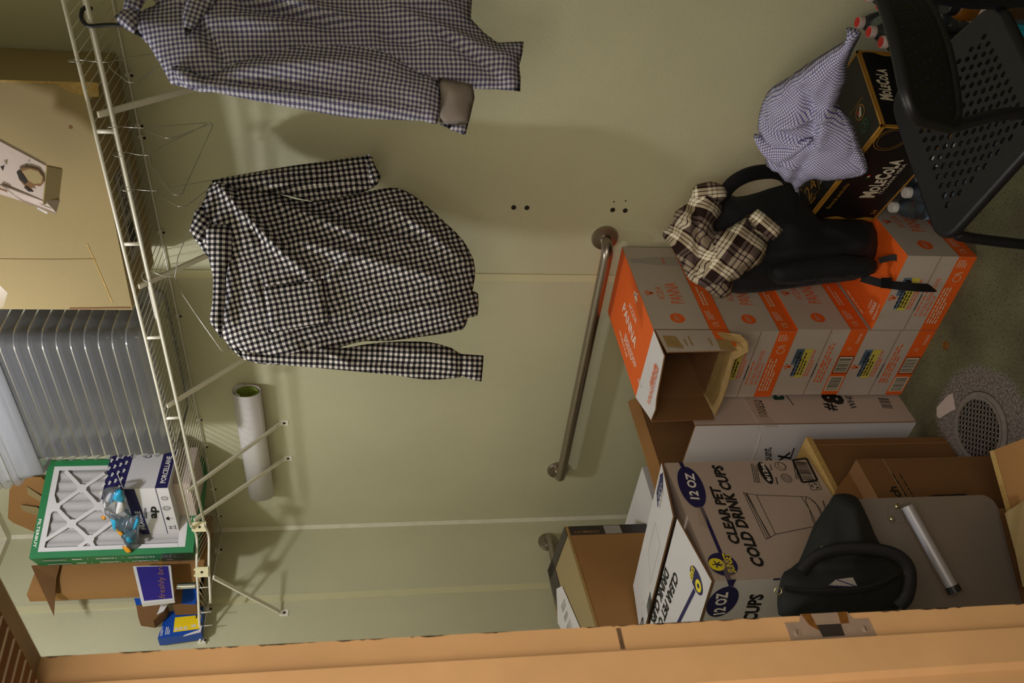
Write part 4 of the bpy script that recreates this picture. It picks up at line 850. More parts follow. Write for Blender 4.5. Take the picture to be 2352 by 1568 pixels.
# ---------------------------------------------------------------- water cartons
def water_prints(b, FX, FY, h, w=.252, dp=.398, yface=True, natural=False, seed=1):
    bh = .052
    b.rect(FX, 0, 0, dp, bh, m_orange); b.disc(FX, (.052, h*.62), .021, m_orange); b.scribble(FX, (.038, h*.62+.006), (.066, h*.62+.006), .014, m_grey, 3, seed, .0014)
    b.text(FX, 'PANNA', (.118, h*.43), (.215, h*.43), .040, m_orange, 0); b.text(FX, 'ACQUA', (.135, h*.43+.052), (.195, h*.43+.052), .020, m_orange, -.005)
    b.fleur(FX, (.165, h*.43+.094), .030, m_orange)
    b.scribble(FX, (.045, .042), (.085, .042), .022, m_cream, 4, seed, .0012); b.ring(FX, (.022, .028), .007, .0016, m_cream, n=10, d=.0012); b.line(FX, [(.034, .018), (.030, .038)], .002, m_cream, .0012)
    b.scribble(FX, (.11, .036), (.20, .036), .02, m_cream, 2, seed+1, .0012); b.line(FX, [(0, bh+.0), (dp, bh+.0)], .001, m_carddk)
    # clear bottle drawing near the far end
    bx = .325; b.poly(FX, [(bx-.022, bh+.002), (bx+.022, bh+.002), (bx+.022, h*.62), (bx+.010, h*.84), (bx+.010, h*.93), (bx-.010, h*.93), (bx-.010, h*.84), (bx-.022, h*.62)], m_inkgrey, .0007); b.rect(FX, bx-.012, h*.88, bx+.012, h*.95, m_inkgrey, .0011); b.text(FX, 'PANNA', (bx-.017, h*.45), (bx+.017, h*.45), .011, m_orange, 0, .0012)
    if not yface: return
    b.rect(FY, 0, 0, w, bh, m_orange); m2 = h*.52
    b.line(FY, [(0, m2), (w, m2)], .0016, m_carddk, .001); b.line(FY, [(w*.28, m2-.0005), (w*.50, m2-.0005)], .003, m_ink, .0012)
    b.poly(FY, [(w*.30, h*.78), (w*.72, h*.78), (w*.72, h*.90), (w*.48, h*.90), (w*.48, h*.84), (w*.30, h*.84)], m_blueink, .0009); b.rect(FY, w*.28, h*.66, w*.72, h*.78, m_yelhi, .0008); b.barcode(FY, (w*.52, h*.79), (w*.70, h*.79), h*.10, n=14, seed=seed); b.scribble(FY, (w*.32, h*.83), (w*.68, h*.83), .02, m_ink, 2, seed+4, .0014); b.scribble(FY, (w*.32, h*.74), (w*.66, h*.74), .018, m_ink, 2, seed, .0012)
    b.fleur(FY, (w*.45, h*.935), .026, m_orange)
    b.scribble(FY, (w*.30, h*.63), (w*.70, h*.63), .016, m_orange, 2, seed+2)
    if natural:
        b.text(FY, 'NATURAL SPRING WATER', (w*.20, h*.35), (w*.72, h*.35), .013, m_orange, 0); b.scribble(FY, (w*.2, h*.46), (w*.75, h*.46), .008, m_orange, 1, seed); b.scribble(FY, (w*.2, h*.31), (w*.7, h*.31), .008, m_orange, 1, seed+3)
        b.ring(FY, (w*.72, .026), .011, .002, m_cream, n=10, d=.0012); b.line(FY, [(w*.80, .018), (w*.77, .038)], .003, m_cream, .0012); b.scribble(FY, (w*.1, .044), (w*.6, .044), .034, m_cream, 4, seed+7, .0012); b.scribble(FY, (w*.86, .044), (w*.96, .044), .03, m_cream, 4, seed+8, .0012)
    else:
        b.scribble(FY, (w*.2, h*.44), (w*.8, h*.44), .030, m_orange, 3, seed+5); b.poly(FY, [(w*.44, h*.42), (w*.50, h*.42), (w*.47, h*.47)], m_orange, .001)
        b.barcode(FY, (w*.07, .008), (w*.28, .008), .036, bg=m_cream, n=20, seed=seed); b.barcode(FY, (w*.37, .008), (w*.58, .008), .036, bg=m_cream, n=22, seed=seed+9); b.line(FY, [(w*.345, .004), (w*.605, .004), (w*.605, .048), (w*.345, .048), (w*.345, .004)], .0022, m_ink, .0016)
        b.text(FY, 'PANNA', (w*.80, .010), (w*.95, .010), .010, m_cream, 0, .0012); b.ring(FY, (w*.72, .030), .005, .0014, m_cream, n=10, d=.0012)
WX0, WX1, WY0, WY1 = 1.093, 1.345, -.408, -.010
lay = [(.0, .2105), (.2115, .4215), (.4225, .6235)]
names = ['orange banded water carton at the very bottom of the stack of four', 'orange banded water carton second from the floor in the stack of four', 'orange banded water carton directly under the opened top carton']
for k, (z0, z1) in enumerate(lay):
    dx = (0, .004, -.003)[k]
    t = thing('water_carton', names[k], 'box', (1.22+dx, -.2, z0), 'stacked water cartons'); h = z1-z0
    b = MB(); b.box(WX0+dx, WX1+dx, WY0, WY1, z0+.0005, z1, m_grey); FX = ((WX1+dx, WY0, z0), (0, 1, 0), (0, 0, 1)); FY = ((WX0+dx, WY0, z0), (1, 0, 0), (0, 0, 1))
    water_prints(b, FX, FY, h, natural=(k == 2), seed=k+1); b.rect(((WX0+dx, WY0, z1), (1, 0, 0), (0, 1, 0)), 0, 0, .252, .398, m_orange, .0003); b.build('body', t)
z0, z1 = .6245, .836; h = z1-z0
t = thing('water_carton', 'opened empty water carton with torn flaps on top of the stack of four', 'box', (1.22, -.2, z0), 'stacked water cartons')
b = MB(); T = .004; FX = ((WX1, WY0, z0), (0, 1, 0), (0, 0, 1))
b.box(WX0, WX1, WY0, WY1, z0, z0+T, m_cardin); b.box(WX0, WX1, WY0, WY1, z1-T, z1, m_cardin); b.box(WX0, WX0+T, WY0, WY1, z0+T, z1-T, m_cardin); b.box(WX1-T, WX1, WY0, WY1, z0+T, z1-T, m_cardin); b.box(WX0+T, WX1-T, WY1-T, WY1, z0+T, z1-T, m_cardin)
b.rect(FX, 0, 0, .398, h, m_grey, .0003); water_prints(b, FX, None, h, yface=False, seed=5)
FT = ((1.093,-0.408,0.836),(1,0,0),(0,1,0)); b.rect(FT, 0, 0, .252, .398, m_orange, .0004)
b.text(FT, 'PANNA', (0.1086,0.2684), (0.0993,0.097), .034, m_whiteink, .01); b.text(FT, 'ACQUA', (0.1588,0.2217), (0.1621,0.134), .018, m_whiteink, 0)
q = (0.2233,0.1863)
b.fleur((FT[0], (-1, 0, 0), (0, -1, 0)), (-q[0], -q[1]), .044, m_whiteink)
b.scribble(FT, (0.0758,0.198), (0.0759,0.055), .030, m_whiteink, 4); b.scribble(FT, (0.042,0.2488), (0.029,0.0935), .012, m_whiteink, 1); b.scribble(FT, (0.0614,0.0154), (0.0583,-0.0245), .014, m_whiteink, 2)
b.line(FX, [(.002, 0), (.002, h)], .003, m_carddk, .001); b.build('body', t)
e = WY0
b = MB(); tf = [(WX0, e, z1), (WX1, e, z1), (1.340, e-.098, z1-.004), (1.20, e-.112, z1-.010), (1.165, e-.122, z1-.012), (1.118, e-.115, z1-.012)]; b.slab(tf, (0, 0, -.003), m_cardin)
b.add([vadd(p, (0, 0, 1), .0006) for p in tf], [tuple(range(6))[::-1]], m_white); FW = ((WX0, e, z1+.0008), (1, 0, 0), (0, 1, .05)); b.text(FW, 'ferrarelle', (.185, -.055), (.115, -.060), .018, m_orange, 0); b.scribble(FW, (.19, -.085), (.06, -.090), .028, m_orange, 3); b.build('flap', t)
b = MB(); rf = [(WX1, e, z0+.005), (WX1, e, z1-.004), (1.347, e-.092, z1-.012), (1.350, e-.090, z0+.016)]; b.slab(rf, (-.003, 0, 0), m_cardin); b.add([vadd(p, (1, 0, 0), .0006) for p in rf], [(3, 2, 1, 0)], m_grey)
FR = ((WX1+.001, e, z0), (.03, -1, 0), (0, 0, 1)); FR = ((WX1+.0016+.003, e-.092, z0), (-.03, 1, 0), (0, 0, 1))
b.rect(FR, .02, .0, .092, .050, m_orange, .0004); b.poly(FR, [(.0, .006), (.045, .012), (.050, .050), (.006, .052)], m_kraftrip, .0012); b.poly(FR, [(.012, .150), (.062, .160), (.066, .196), (.020, .194)], m_kraftrip, .0012)
for z, w in ((.140, .030), (.125, .042), (.070, .034)): b.poly(FR, [(.022, z-.004), (.022+w, z-.002), (.020+w, z+.002), (.026, z+.001)], m_kraftrip, .0012)
b.build('flap', t)
b = MB(); lf = [(WX0, e, z0+.004), (WX0, e, z1-.005), (1.099, e-.105, z1-.02), (1.098, e-.10, z0+.006)]; b.slab(lf, (.003, 0, 0), m_cardin); b.build('flap', t)
b = MB(); bf = [(WX0+.004, e, z0+.002), (WX1-.004, e, z0+.002), (1.346, e-.05, z0-.002), (1.372, e-.085, z0-.02), (1.355, e-.10, z0-.022), (1.30, e-.072, z0-.006), (1.23, e-.088, z0-.004), (1.17, e-.10, z0+.002), (1.11, e-.095, z0+.004)]
b.slab(bf[::-1], (0, 0, .003), m_kraftrip); b.slab([(1.335, e-.010, z0+.06), (1.352, e-.02, z0+.03), (1.385, e-.07, z0+.0), (1.372, e-.085, z0-.02), (1.345, e-.05, z0+.01)], (.002, .002, 0), m_kraftrip); b.build('flap', t)
t = thing('water_carton', 'orange topped water carton on the floor beside the stack, under the black backpack', 'box', (1.475, -.2, 0), 'stacked water cartons')
b = MB(); b.box(1.348, 1.60, WY0, WY1, .0005, .2, m_grey); FX = ((1.6,-0.408,0),(0,1,0),(0,0,1)); FY = ((1.348, WY0, 0), (1, 0, 0), (0, 0, 1)); water_prints(b, FX, FY, .2, natural=True, seed=8)
FT = ((1.345,-0.408,0.2),(1,0,0),(0,1,0)); b.rect(FT, .003, 0, .255, .398, m_orange, .0004); b.scribble(FT, (.035, .33), (.035, .20), .03, m_whiteink, 4); b.scribble(FT, (.012, .17), (.012, .02), .006, m_whiteink, 1); b.text(FT, 'PANNA', (.035, .025), (.075, .025), .018, m_whiteink, .01); b.text(FT, 'ACQUA', (.04, .048), (.07, .048), .009, m_whiteink, .01); b.scribble(FT, (.03, .016), (.08, .016), .012, m_whiteink, 2)
b.build('body', t)

# ---------------------------------------------------------------- cartons left of the stack
t = thing('cardboard_box', 'tall open white carton printed #8 beside the water carton stack', 'box', (.92, -.28, 0))
x0, x1, y0, y1, hz, T = .76, 1.083, -.516, -.06, .684, .004
b = MB(); b.box(x0, x1, y0, y1, .0005, T, m_cardin)
for r in ((x0, x0+T, y0, y1), (x1-T, x1, y0, y1), (x0+T, x1-T, y0, y0+T), (x0+T, x1-T, y1-T, y1)): b.box(*r, T, hz, m_cardin)
FX = ((1.083,-0.516,0),(0,1,0),(0,0,1)); FY = ((0.76,-0.516,0),(1,0,0),(0,0,1))
b.rect(FX, 0, 0, y1-y0, hz, m_whitepk, .0004); b.rect(FY, 0, 0, x1-x0, hz, m_white, .0004)  # right face: warm hall light put into the board colour
b.text(FX, '100850', (0.0315,0.4546), (0.0997,0.4499), .026, m_ink, .012); b.text(FX, '#', (0.0505,0.2326), (0.0815,0.2273), .036, m_ink, .03); b.text(FX, '8', (0.0736,0.1985), (0.1201,0.1876), .060, m_ink, .05); b.text(FX, 'WHITE', (0.0583,0.1606), (0.1406,0.154), .022, m_ink, .012)
b.poly(FX, [(0.1102,0.4116),(0.0991,0.4076),(0.1005,0.3794),(0.1115,0.3724),(0.119,0.3778),(0.1118,0.3917),(0.1231,0.3985)], m_darkgreen, .001); b.line(FX, [(0.0763,0.3572),(0.1188,0.364)], .003, m_ink)
b.barcode(FX, (0.0563,0.0457), (0.1009,0.0406), .034, n=18, seed=4)
b.poly(FX, [(0.1116,0.5031),(0.0358,0.4946),(-0.0114,0.4758),(-0.0123,0.4364),(0.0439,0.4554),(0.111,0.465)], m_tape, .0012); b.line(FX, [(0.1116,0.5031),(0.0536,0.499),(0.0062,0.4985),(-0.0211,0.5017)], .0016, m_white, .0014)
b.line(FY, [(0.2893,0.4797),(0.241,0.4729),(0.1741,0.4702)], .003, m_whiteink, .0014); b.line(FX, [(.002, 0), (.002, hz)], .0022, m_carddk, .001)
b.text(FY, 'count', (0.1502,0.4004), (0.2284,0.4268), .028, m_ink, .014); b.text(FY, 'BOX', (0.1239,0.3313), (0.2055,0.3615), .034, m_ink, .045); b.line(FY, [(0.1602,0.3463),(0.2224,0.352)], .004, m_ink)
b.build('body', t)
b = MB(); b.slab([(x0, y0+.01, hz), (x0, y1-.01, hz), (x0-.02, y1-.012, hz+.03), (x0-.02, y0+.014, hz+.032)], (.003, 0, 0), m_card); b.build('flap', t)

t = thing('cardboard_box', 'brown carton with a pale rim under the cold cup carton', 'box', (.9, -.84, 0))
b = MB(); b.box(.675, 1.14, -1.055, -.627, .0005, .398, m_carddk); b.box(.670, 1.144, -1.058, -.622, .398, .414, m_cardedge)
FX = ((1.14,-0.627,0),(0,1,0),(0,0,1)); FX = ((1.14, -1.055, 0), (0, 1, 0), (0, 0, 1)); b.line(FX, [(.405, 0), (.405, .395)], .0022, m_card, .001)
b.build('body', t)

# cold cup carton
a1 = (-.139, .990, 0); a2 = (-.990, -.139, 0); O = (1.1676, -1.071, .416); Wp, Dp, Hp = .400, .470, .408
t = thing('cardboard_box', 'large carton of clear cold drink cups with raised white lid flaps', 'box', vadd(vadd(O, a1, .2), a2, .235))
b = MB(); b.obox(O, vmul(a1, Wp), vmul(a2, Dp), (0, 0, Hp), m_whitepk)  # warm light on the front is in this colour, flaps stay cool white
FX = ((1.168,-1.071,0.416),(-0.139,0.9903,0),(0,0,1)); FY = ((O[0]+a2[0]*Dp, O[1]+a2[1]*Dp, O[2]), (.990, .139, 0), (0, 0, 1))
b.rect(FY, 0, 0, Dp, Hp, m_white, .0004)
b.line(FX, [(0.2299,0.3634),(0.0808,0.3666)], .009, m_navy); b.line(FX, [(0.3999,0.3644),(0.3688,0.3634)], .011, m_navy); b.line(FX, [(0.0132,0.3752),(-0.0168,0.376)], .012, m_navy)
b.ell(FX, (0.2287,0.3717), (0.3823,0.3579), .033, m_navy); b.text(FX, '12 OZ', (0.2576,0.3598), (0.3545,0.3442), .022, m_whiteink, .035, .0014)
b.text(FX, 'CLEAR PET', (0.1038,0.3087), (0.2995,0.2933), .024, m_ink, .045, .001, .12); b.text(FX, 'COLD DRINK CUPS', (0.0322,0.2768), (0.3822,0.2567), .027, m_ink, .045, .001, .12)
b.ell(FX, (0.0119,0.3737), (0.0812,0.374), .034, m_navy, .001); b.disc(FX, (0.0461,0.3884), .019, m_yellow, .0014); b.text(FX, 'SUNSET', (0.0196,0.3521), (0.0771,0.3477), .017, m_yellow, .03, .0016)
c = (0.0461,0.3884)
for k in range(5): a = pi*.1+k*2*pi/5; b.line(FX, [c, (c[0]+.011*cos(a), c[1]+.011*sin(a))], .003, m_navy, .0018)
b.line(FX, [c, (c[0]-.002, c[1]-.014)], .003, m_navy, .0018)
b.ell(FX, (0.307,0.1481), (0.3942,0.1443), .015, m_ink); b.text(FX, '9/12oz', (0.3167,0.1417), (0.3887,0.1378), .011, m_whiteink, .03, .0014)
b.scribble(FX, (0.3152,0.1903), (0.388,0.1714), .018, m_ink, 4)
def pl(px, w=.0016): b.line(FX, px, w, m_ink)
for px in ([(0.2794,0.2351),(0.2759,0.2293),(0.1234,0.2253),(0.1171,0.2401),(0.2794,0.2351)], [(0.276,0.2305),(0.1196,0.2335)], [(0.2742,0.2265),(0.1221,0.2281)], [(0.2759,0.2293),(0.2685,0.2041),(0.2567,0.0731)], [(0.2685,0.2041),(0.1326,0.2093)], [(0.1234,0.2253),(0.1326,0.2093),(0.1546,0.0923)], [(0.2567,0.0731),(0.2418,0.061),(0.2165,0.0562),(0.186,0.0613),(0.1626,0.0747),(0.1546,0.0923),(0.1842,0.0877),(0.2147,0.0853),(0.2427,0.0819),(0.2567,0.0731)], [(0.2533,0.0676),(0.226,0.0589),(0.1892,0.0644),(0.1614,0.0799)], [(0.2573,0.0872),(0.2147,0.0853),(0.1666,0.0958),(0.1533,0.0974)]): pl(px)
pl([(0.3858,0.1563),(0.3531,0.1668)]); 
for c, r in (((0.3284,0.0967), .017), ((0.3284,0.0967), .012), ((0.3284,0.0967), .006), ((0.3764,0.0884), .013), ((0.3748,0.0941), .017)): b.ring(FX, c, r, .0015, m_ink, ry=r*.8)
b.scribble(FX, (0.3241,0.0706), (0.3857,0.052), .010, m_ink, 2); b.scribble(FX, (0.3063,0.1304), (0.343,0.1222), .008, m_ink, 1); b.scribble(FX, (0.3602,0.1248), (0.3915,0.1168), .006, m_ink, 1); b.scribble(FX, (0.2021,0.0454), (0.2408,0.0353), .014, m_ink, 2)
q = [(0.3102,0.0597),(0.3981,0.0478),(0.4039,0.0061),(0.3169,0.0151)]; b.line(FX, q+[q[0]], .007, m_ink); b.barcode(FX, (0.3172,0.0236), (0.3898,0.0138), .030, n=22, seed=6)
q = [(0.28,0.0481),(0.3096,0.043),(0.3102,0.0158),(0.2821,0.0193)]; b.line(FX, q+[q[0]], .0016, m_ink); c = (sum(p[0] for p in q)/4, sum(p[1] for p in q)/4)
for k in range(3): a = pi/2+k*2*pi/3; b.line(FX, [(c[0]+.008*cos(a-.6), c[1]+.008*sin(a-.6)), (c[0]+.009*cos(a), c[1]+.009*sin(a)), (c[0]+.008*cos(a+.6), c[1]+.008*sin(a+.6))], .004, m_ink)
b.poly(FX, [(0.2319,0.3751),(0.2311,0.3551),(0.1576,0.3712),(0.1686,0.3894)], m_tape, .0018); b.poly(FX, [(0.0546,0.376),(0.0615,0.3556),(0.0022,0.3586),(-0.0027,0.3831)], m_tape, .002)
b.poly(FY, [(Dp-.006, Hp*.62), (Dp, Hp*.62), (Dp, Hp*.66), (Dp-.006, Hp*.66)], m_navy)
b.ell(FY, (0.3485,0.3822), (0.4509,0.3678), .036, m_navy); b.text(FY, '12 OZ', (0.359,0.3612), (0.4337,0.37), .026, m_whiteink, .035, .0014); b.line(FY, [(0.4509,0.3678),(0.4735,0.3648)], .012, m_navy)
b.text(FY, 'CUPS', (0.325,0.2767), (0.4188,0.2802), .032, m_ink, .045, .001, .12)
b.build('body', t)
FT = ((1.168,-1.071,0.832),(-0.139,0.9903,0),(-0.9903,-0.139,0))
def lidflap(pts3, prints, name='flap'):
    b = MB(); b.slab(pts3, (0, 0, .004), m_cardin)
    v1 = unit(vsub(pts3[1], pts3[0])); v2 = vsub(pts3[-1], pts3[0]); nn = unit(cross(v1, v2)); Fp = (vadd(pts3[0], (0, 0, 1), .0042), v1, unit(v2))
    b.add([vadd(p, (0, 0, 1), .0046) for p in pts3], [tuple(range(len(pts3)))], m_white); prints(b, Fp); b.build(name, t)
zt_ = O[2]+Hp+.002; Lf = vadd(O, (0, 0, 1), Hp+.002); Rf = vadd(Lf, a1, Wp)
near = [Lf, vadd(Lf, a1, .196), vadd(vadd(Lf, a1, .196), a2, Dp), vadd(Lf, a2, Dp)]
near = [vadd(near[0], (0, 0, 1), .002), vadd(near[1], (0, 0, 1), .022), vadd(near[2], (0, 0, 1), .022), vadd(near[3], (0, 0, 1), .002)]
def pr_near(b, Fp):
    b.text(Fp, 'CLEAR PET COLD', (.150, .128), (.166, .40), .026, m_ink, .04, .0012, .1); b.text(Fp, 'DRINK CUPS', (.193, .162), (.199, .366), .025, m_ink, .04, .0012, .1)
    b.line(Fp, [(.050, .085), (.075, .227), (.1, .38)], .011, m_navy, .0012); b.ell(Fp, (.090, .050), (.018, .064), .024, m_navy, .0014); b.disc(Fp, (.040, .060), .015, m_yellow, .0018); b.text(Fp, 'SUNSET', (.086, .040), (.083, .078), .016, m_yellow, .03, .0018)
    b.disc(Fp, (.040, .060), .006, m_navy, .002)
lidflap(near, pr_near)
far = [vadd(vadd(Lf, a1, .204), (0, 0, 1), .030), vadd(Rf, (0, 0, 1), .002), vadd(vadd(Rf, a2, Dp), (0, 0, 1), .002), vadd(vadd(vadd(Lf, a1, .204), a2, Dp), (0, 0, 1), .030)]
def pr_far(b, Fp):
    b.poly(Fp, [(.164, .003), (.186, .03), (.180, .085), (.138, .103), (.130, .03)], m_navy, .0012); b.text(Fp, '1000', (.140, .034), (.140, .092), .020, m_white, .03, .0018); b.text(Fp, 'CUPS', (.158, .030), (.158, .082), .010, m_white, .02, .0018); b.scribble(Fp, (.176, .030), (.172, .078), .010, m_white, 2, d=.0018)
    b.barcode(Fp, (.030, .30), (.030, .36), .045, n=18, seed=3); b.ring(Fp, (.050, .40), .022, .0014, m_inkgrey); b.ell(Fp, (.03, .41), (.03, .465), .015, m_ink); b.text(Fp, '12oz', (.034, .42), (.034, .455), .012, m_whiteink, .03, .0018)
    q = [(.045, .14), (.13, .15), (.13, .25), (.045, .29)]; b.line(Fp, q+[q[0]], .0014, m_inkgrey)
lidflap(far, pr_far)
t = thing('cardboard_box', 'plain white carton between the cold cup carton and the back wall', 'box', (.45, -.5, 0))
b = MB(); b.box(.25, .659, -.68, -.299, .0005, .700, m_white); b.build('body', t)

# taped brown carton on top
F = ((0.55,-0.45,0.7),(-0.2501,0.9682,0),(0,0,1)); n1 = fn(F); t = thing('cardboard_box', 'brown carton sealed with dark tape and a white shipping label, by the left wall', 'box', (.40, -.66, .701))
Ww, Hh, Dd = .50, .272, .36; bk = vmul(n1, -1); O = vadd((.55, -.45, .7015), F[1], -Ww)
b = MB(); b.obox(O, vmul(F[1], Ww), vmul(bk, Dd), (0, 0, Hh), m_card); zt2 = .7015+Hh
A = vadd(O, (0, 0, 1), Hh+.0005); B = vadd(A, F[1], Ww)
M1 = vadd(vadd(A, bk, Dd*.5), (0, 0, 1), .040); M2 = vadd(vadd(B, bk, Dd*.5), (0, 0, 1), .040); C1 = vadd(A, bk, Dd); C2 = vadd(B, bk, Dd)
b.add([A, B, M2, M1], [(0, 1, 2, 3)], m_cardlt); b.add([M1, M2, C2, C1], [(0, 1, 2, 3)], m_cardlt); b.add([B, C2, M2], [(0, 1, 2)], m_card); b.add([A, M1, C1], [(0, 1, 2)], m_card)  # top in lighter board than the sides: light from above as colour
b.line((O, F[1], (0, 0, 1)), [(0, Hh-.003), (Ww, Hh-.003)], .006, m_cardedge, .001); b.build('body', t)
b = MB(); Fb = (O, F[1], (0, 0, 1)); b.rect(Fb, Ww-.045, 0, Ww-.001, Hh-.01, m_darktape, .0012); b.text(Fb, 'EMERSON', (Ww-.026, Hh-.105), (Ww-.026, Hh-.025), .012, m_card, 0, .002)
b.poly(Fb, [(Ww-.036, Hh-.06), (Ww-.032, Hh-.066), (Ww-.028, Hh-.06), (Ww-.032, Hh-.054)], m_card, .002); b.rect(Fb, Ww-.044, Hh-.18, Ww-.004, Hh-.125, m_inkgrey, .0016)
dB = vadd(B, F[1], -.045); dM = vadd(M2, F[1], -.05)
up = (0, 0, .0015)
b.slab([vadd(dB, up), vadd(B, up), vadd(M2, up), vadd(dM, up)], (0, 0, .001), m_darktape)
w1 = vadd(M1, vsub(A, M1), .28); w2 = vadd(M2, vsub(B, M2), .28); b.slab([vadd(w1, up), vadd(w2, up), vadd(M2, up), vadd(M1, up)], (0, 0, .001), m_darktape); w1 = vadd(M1, vsub(C1, M1), .35); w2 = vadd(M2, vsub(C2, M2), .35); b.slab([vadd(M1, up), vadd(M2, up), vadd(w2, up), vadd(w1, up)], (0, 0, .001), m_darktape)
b.build('packing_tape', t)
b = MB(); e2 = unit(vsub(M1, A)); Fl = (vadd(A, (0, 0, 1), .002), F[1], e2); q = [(Ww+x, y) for x, y in [(-0.1481,0.1163),(-0.3597,0.0791),(-0.3892,0.1517),(-0.2168,0.2043),(-0.1179,0.1569)]]; b.poly(Fl, q, m_paper, .001); cx = sum(p[0] for p in q[:2])/2; cy = sum(p[1] for p in q)/5

for x, y, w, h2 in ((cx+.03, cy-.02, .03, .035), (cx-.01, cy-.015, .025, .03), (cx-.06, cy-.02, .035, .035)): b.barcode(Fl, (x, y), (x+w, y), h2, n=14, seed=int(x*100))
b.build('shipping_label', t)

# ---------------------------------------------------------------- brown cartons and grey case, lower left
t = thing('cardboard_box', 'narrow brown carton with one flap folded open, standing by the floor drain', 'box', (1.2, -.9, 0))
b = MB(); b.box(1.150, 1.254, -1.00, -.80, .0005, .392, m_carddk); F = ((1.254, -1.00, 0), (0, 1, 0), (0, 0, 1)); b.line(F, [(.0, .322), (.2, .322)], .0022, m_cardlt, .001)

b.text(F, 'sch', (.064, .330), (.110, .330), .022, m_ink, .03); b.scribble(F, (.150, .318), (.05, .318), .008, m_ink, 1); b.scribble(F, (.150, .300), (.03, .300), .006, m_ink, 1); b.build('body', t)
b = MB(); b.slab([(1.200,-0.768,0.354), (1.200,-0.882,0.393), (1.200,-0.879,0.472), (1.200,-0.842,0.439)], (.003, 0, 0), m_cardin); b.build('flap', t)
b = MB(); a = (-.46, -.89, 0); q = (.89, -.46, 0); O = (1.432, -.940, .0005)
b.obox(O, vmul(a, .34), vmul(q, .40), (0, 0, .2), m_card); G = (vadd((O[0], O[1], .2005), a, .34), q, vmul(a, -1))
b.rect(G, 0, 0, .016, .34, m_cardedge, .0008); b.line(G, [(.14, 0), (.14, .34)], .0018, m_carddk, .0008)
t = thing('cardboard_box', 'low brown carton in the bottom left corner in front of the grey metal case', 'box', O); b.build('body', t)
b = MB(); b.slab([(1.400,-1.087,0.235), (1.442,-1.088,0.215), (1.507,-1.118,0.203), (1.371,-1.234,0.203), (1.324,-1.219,0.235), (1.371,-1.168,0.245)], (0, 0, .003), m_cardlt); b.build('flap', t)
b = MB(); cO = (1.37, -1.013, .0); ax = unit((-.49, -.87, 0)); nk = unit((-.87, .49, 0)); O = vadd(vadd(cO, ax, .03), nk, .006); b.obox((O[0], O[1], .0005), vmul(ax, .36), vmul(nk, .07), (0, 0, .198), m_carddk); tag(b.build('cardboard_box', loc=(O[0], O[1], 0)), 'dark brown slim carton under the grey metal case', 'box')
t = thing('metal_case', 'grey satin metal case with a silver tube handle, under the black bag', 'case', vadd((1.37, -1.013, .2), ax, .2))
FC = (vadd((1.37, -1.013, .2), ax, .43), vmul(ax, -1), (0, 0, 1)); b = MB(); Wc, Hc, r = .43, .36, .035
ol = [(0, 0)]+[(Wc-r+r*cos(a), r+r*sin(a)) for a in [(-pi/2)+k*pi/12 for k in range(7)]]+[(Wc, Hc), (0, Hc)]
b.slab([at(FC, p, 0) for p in ol], vmul(nk, .055), m_case); b.build('shell', t)
b = MB(); b.slab([at(FC, p, -.0552) for p in [(.02, -.0), (Wc-.02, -.0), (Wc+.012, .03), (Wc+.012, .11), (Wc-.01, .12)]], vmul(nk, .02), m_blackpl); b.build('base_rail', t)
b = MB(); hp = [(-0.0141,0.2638),(-0.015,0.2348),(-0.0546,0.2337),(-0.0554,0.2659),(-0.044,0.2726)]; W0 = lambda p: (p[0]+.43, p[1]); hp = [W0(p) for p in hp]; b.slab([at(FC, p, .002) for p in hp], vmul(nk, .0018), m_case); hb = b.build('handle_bracket', t)
b = MB()
for p in [(-0.0194,0.2452),(-0.0462,0.2638)]: b.lathe(at(FC, W0(p), .002), [(.0065, 0), (.006, .003), (.003, .0045), (0, .0048)], m_rivet, 16, fn(FC))
b.build('rivet', hb, smooth=True)
h0 = vadd((1.392,-1.057,0.453), (0, 0, 0)); p0 = W0((-0.0196,0.2401)); p1 = W0((-0.1974,0.1799))
a0 = at(FC, (p0[0]-.004, p0[1]), .030); a1_ = at(FC, (p1[0]+.005, p1[1]+.008), .045)
b = MB(); b.tube([a0, vadd(a0, vsub(a1_, a0), .5), a1_], .0125, m_silver, 20); b.build('handle_tube', t, smooth=True, auto=40)
b = MB(); dv = unit(vsub(a1_, a0)); b.tube([a1_, vadd(a1_, dv, .014)], .0145, m_blackpl, 18); b.build('end_plug', t, smooth=True, auto=40)
b = MB(); b.slab([at(FC, (hp[1][0], hp[1][1]), .002), at(FC, (hp[2][0], hp[2][1]), .002), vadd(a0, dv, .03), vadd(a0, dv, .004)], vmul(fn(FC), .002), m_case); b.build('bracket_arm', hb)

# black bag over the case
F = ((1.33,-1.17,0.6),(0.6198,0.7848,0),(-0.1002,0.0801,0.9917)); t = thing('handbag', 'black green canvas bag with looped handles slumped over the grey metal case', 'bag', at(F, (0, -.08), 0))
b = MB(); cloth(b, F, [(0.1574,0.0241),(0.1603,0.0007),(0.1552,-0.019),(0.1424,-0.0305),(0.1009,-0.0461),(0.058,-0.0613),(0.0432,-0.087),(0.0179,-0.115),(-0.0136,-0.1203),(-0.0537,-0.1089),(-0.076,-0.0818),(-0.0904,0.0018),(-0.0901,0.1434),(-0.0598,0.1638),(-0.0198,0.1557),(0.0058,0.1433),(0.0256,0.1107),(0.0956,0.0737),(0.139,0.038)], m_greencloth, .060, .03, .010, rnd=2, nz=.003, ns=7, er=.035, folds=[((0.1538,-0.0078), (0.0593,-0.0478), .010, .012), ((0.1327,0.0359), (0.0238,0.0791), .012, .008), ((0.0159,0.1071), (0.0188,-0.0841), .014, -.014), ((0.1362,0.0033), (0.0562,-0.0063), .02, .012)]); b.build('body', t, smooth=True)
F7 = ((1.381,-1.211,0.6085),(0.6198,0.7848,0),(-0.1002,0.0801,0.9917))
